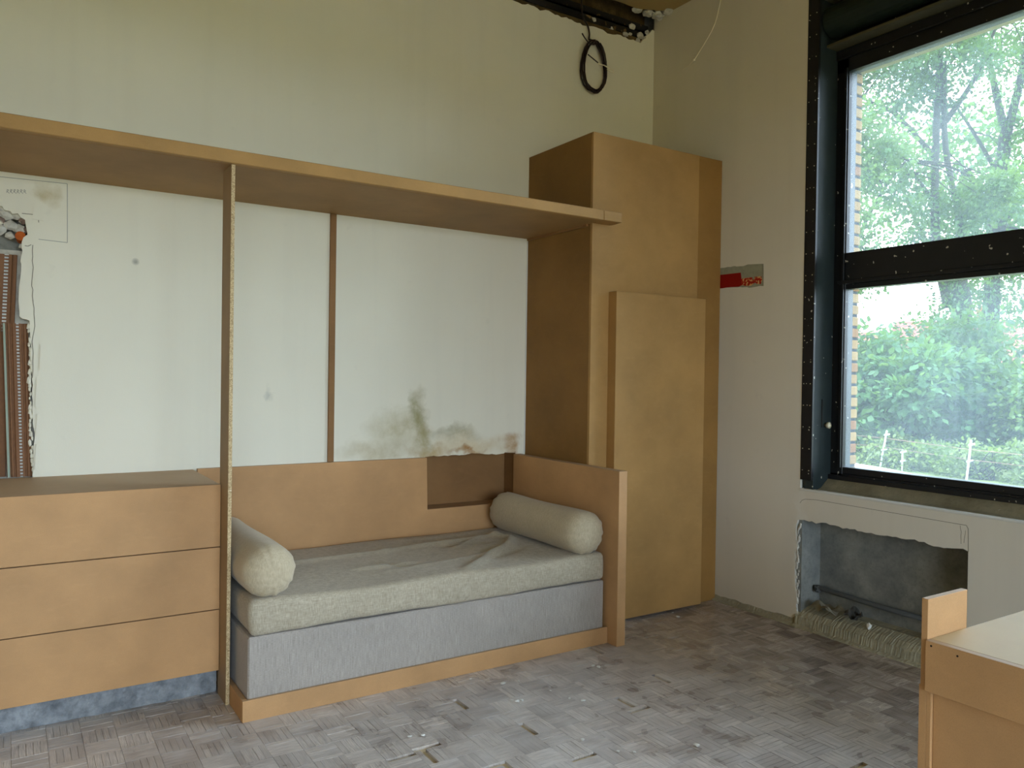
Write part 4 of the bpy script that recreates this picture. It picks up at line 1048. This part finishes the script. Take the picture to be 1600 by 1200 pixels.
def fpost(a, b, label, r=.017):
    t = empty('fence_post', (b[0], b[1], GZ), label, 'post', 'white fence posts outside')
    A, Bv = Vector(a), Vector(b); Bv = Bv+(Bv-A)*.35; Bv.z = max(Bv.z, GZ-.05)
    obj('post_shaft', tube(BM(), [Bv, A], r, 6), POSTM, t)
    for k in (.12, .5): obj('wire_clip', tube(BM(), [A.lerp(Bv, k)+Vector((-.04, .01, 0)), A.lerp(Bv, k)+Vector((.02, -.05, .02))], .016, 5), POSTM, t)
    return t
fpost((8.49, 3.49, .58), (8.42, 3.53, .06), 'leaning white fence post, leftmost in the window view')
fpost((8.23, 3.06, .31), (8.23, 3.06, .03), 'short pale fence stub just right of the leaning white post', .014)
fpost((8.12, 1.95, .55), (8.07, 1.97, -.02), 'white fence post nearest the right edge of the window')
for i, z in enumerate((.45, .30)):
    top('fence_wire', tube(BM(), [(8.9, 5.6, z), (8.48, 3.5, z), (8.10, 1.95, z-.04), (7.9, .2, z-.05)], .004, 4), mat_plain('rusty_wire_%s' % ('upper', 'lower')[i], lin(120, 92, 80), .8), (8.4, 3, z),
        '%s rusty wire strung between the white fence posts' % ('upper', 'lower')[i], 'wire')
def house(label, c, wx, wy, h, rh, ang, chim=True):
    t = empty('house', (c[0], c[1], GZ), label, 'house')
    ca, sa = math.cos(ang), math.sin(ang)
    def Rm(bm):
        for v in bm.verts:
            x, y = v.co.x, v.co.y; v.co.x = c[0]+x*ca-y*sa; v.co.y = c[1]+x*sa+y*ca
        return bm
    obj('house_wall', Rm(B(-wx/2, wx/2, -wy/2, wy/2, GZ, h)), HWALL, t)
    bm = plate([[(-wx/2-.4, h-.1), (wx/2+.4, h-.1), (0, h+rh)]], lambda x, z: (x, -wy/2-.3, z), lambda x, z: (x, wy/2+.3, z)); obj('roof', Rm(bm), ROOF, t)
    if chim: ch = obj('chimney', Rm(B(.8, 1.5, -.5, .3, h+rh*.5, h+rh+.9)), BRICKM[3], t)
    for y in (-wy/4, wy/4): obj('house_window', Rm(B(-wx/2-.03, -wx/2+.02, y-.6, y+.6, 1.0, 2.1)), STEEL, t)
    return t
house('pale house with red tiled roof glimpsed through leaves at right', (41.5, 18.0), 9, 9, 2.4, 2.4, .75)
house('far house with red roof showing in patches beside the brick reveal', (57, 34), 12, 10, 3.0, 2.5, .6, False)
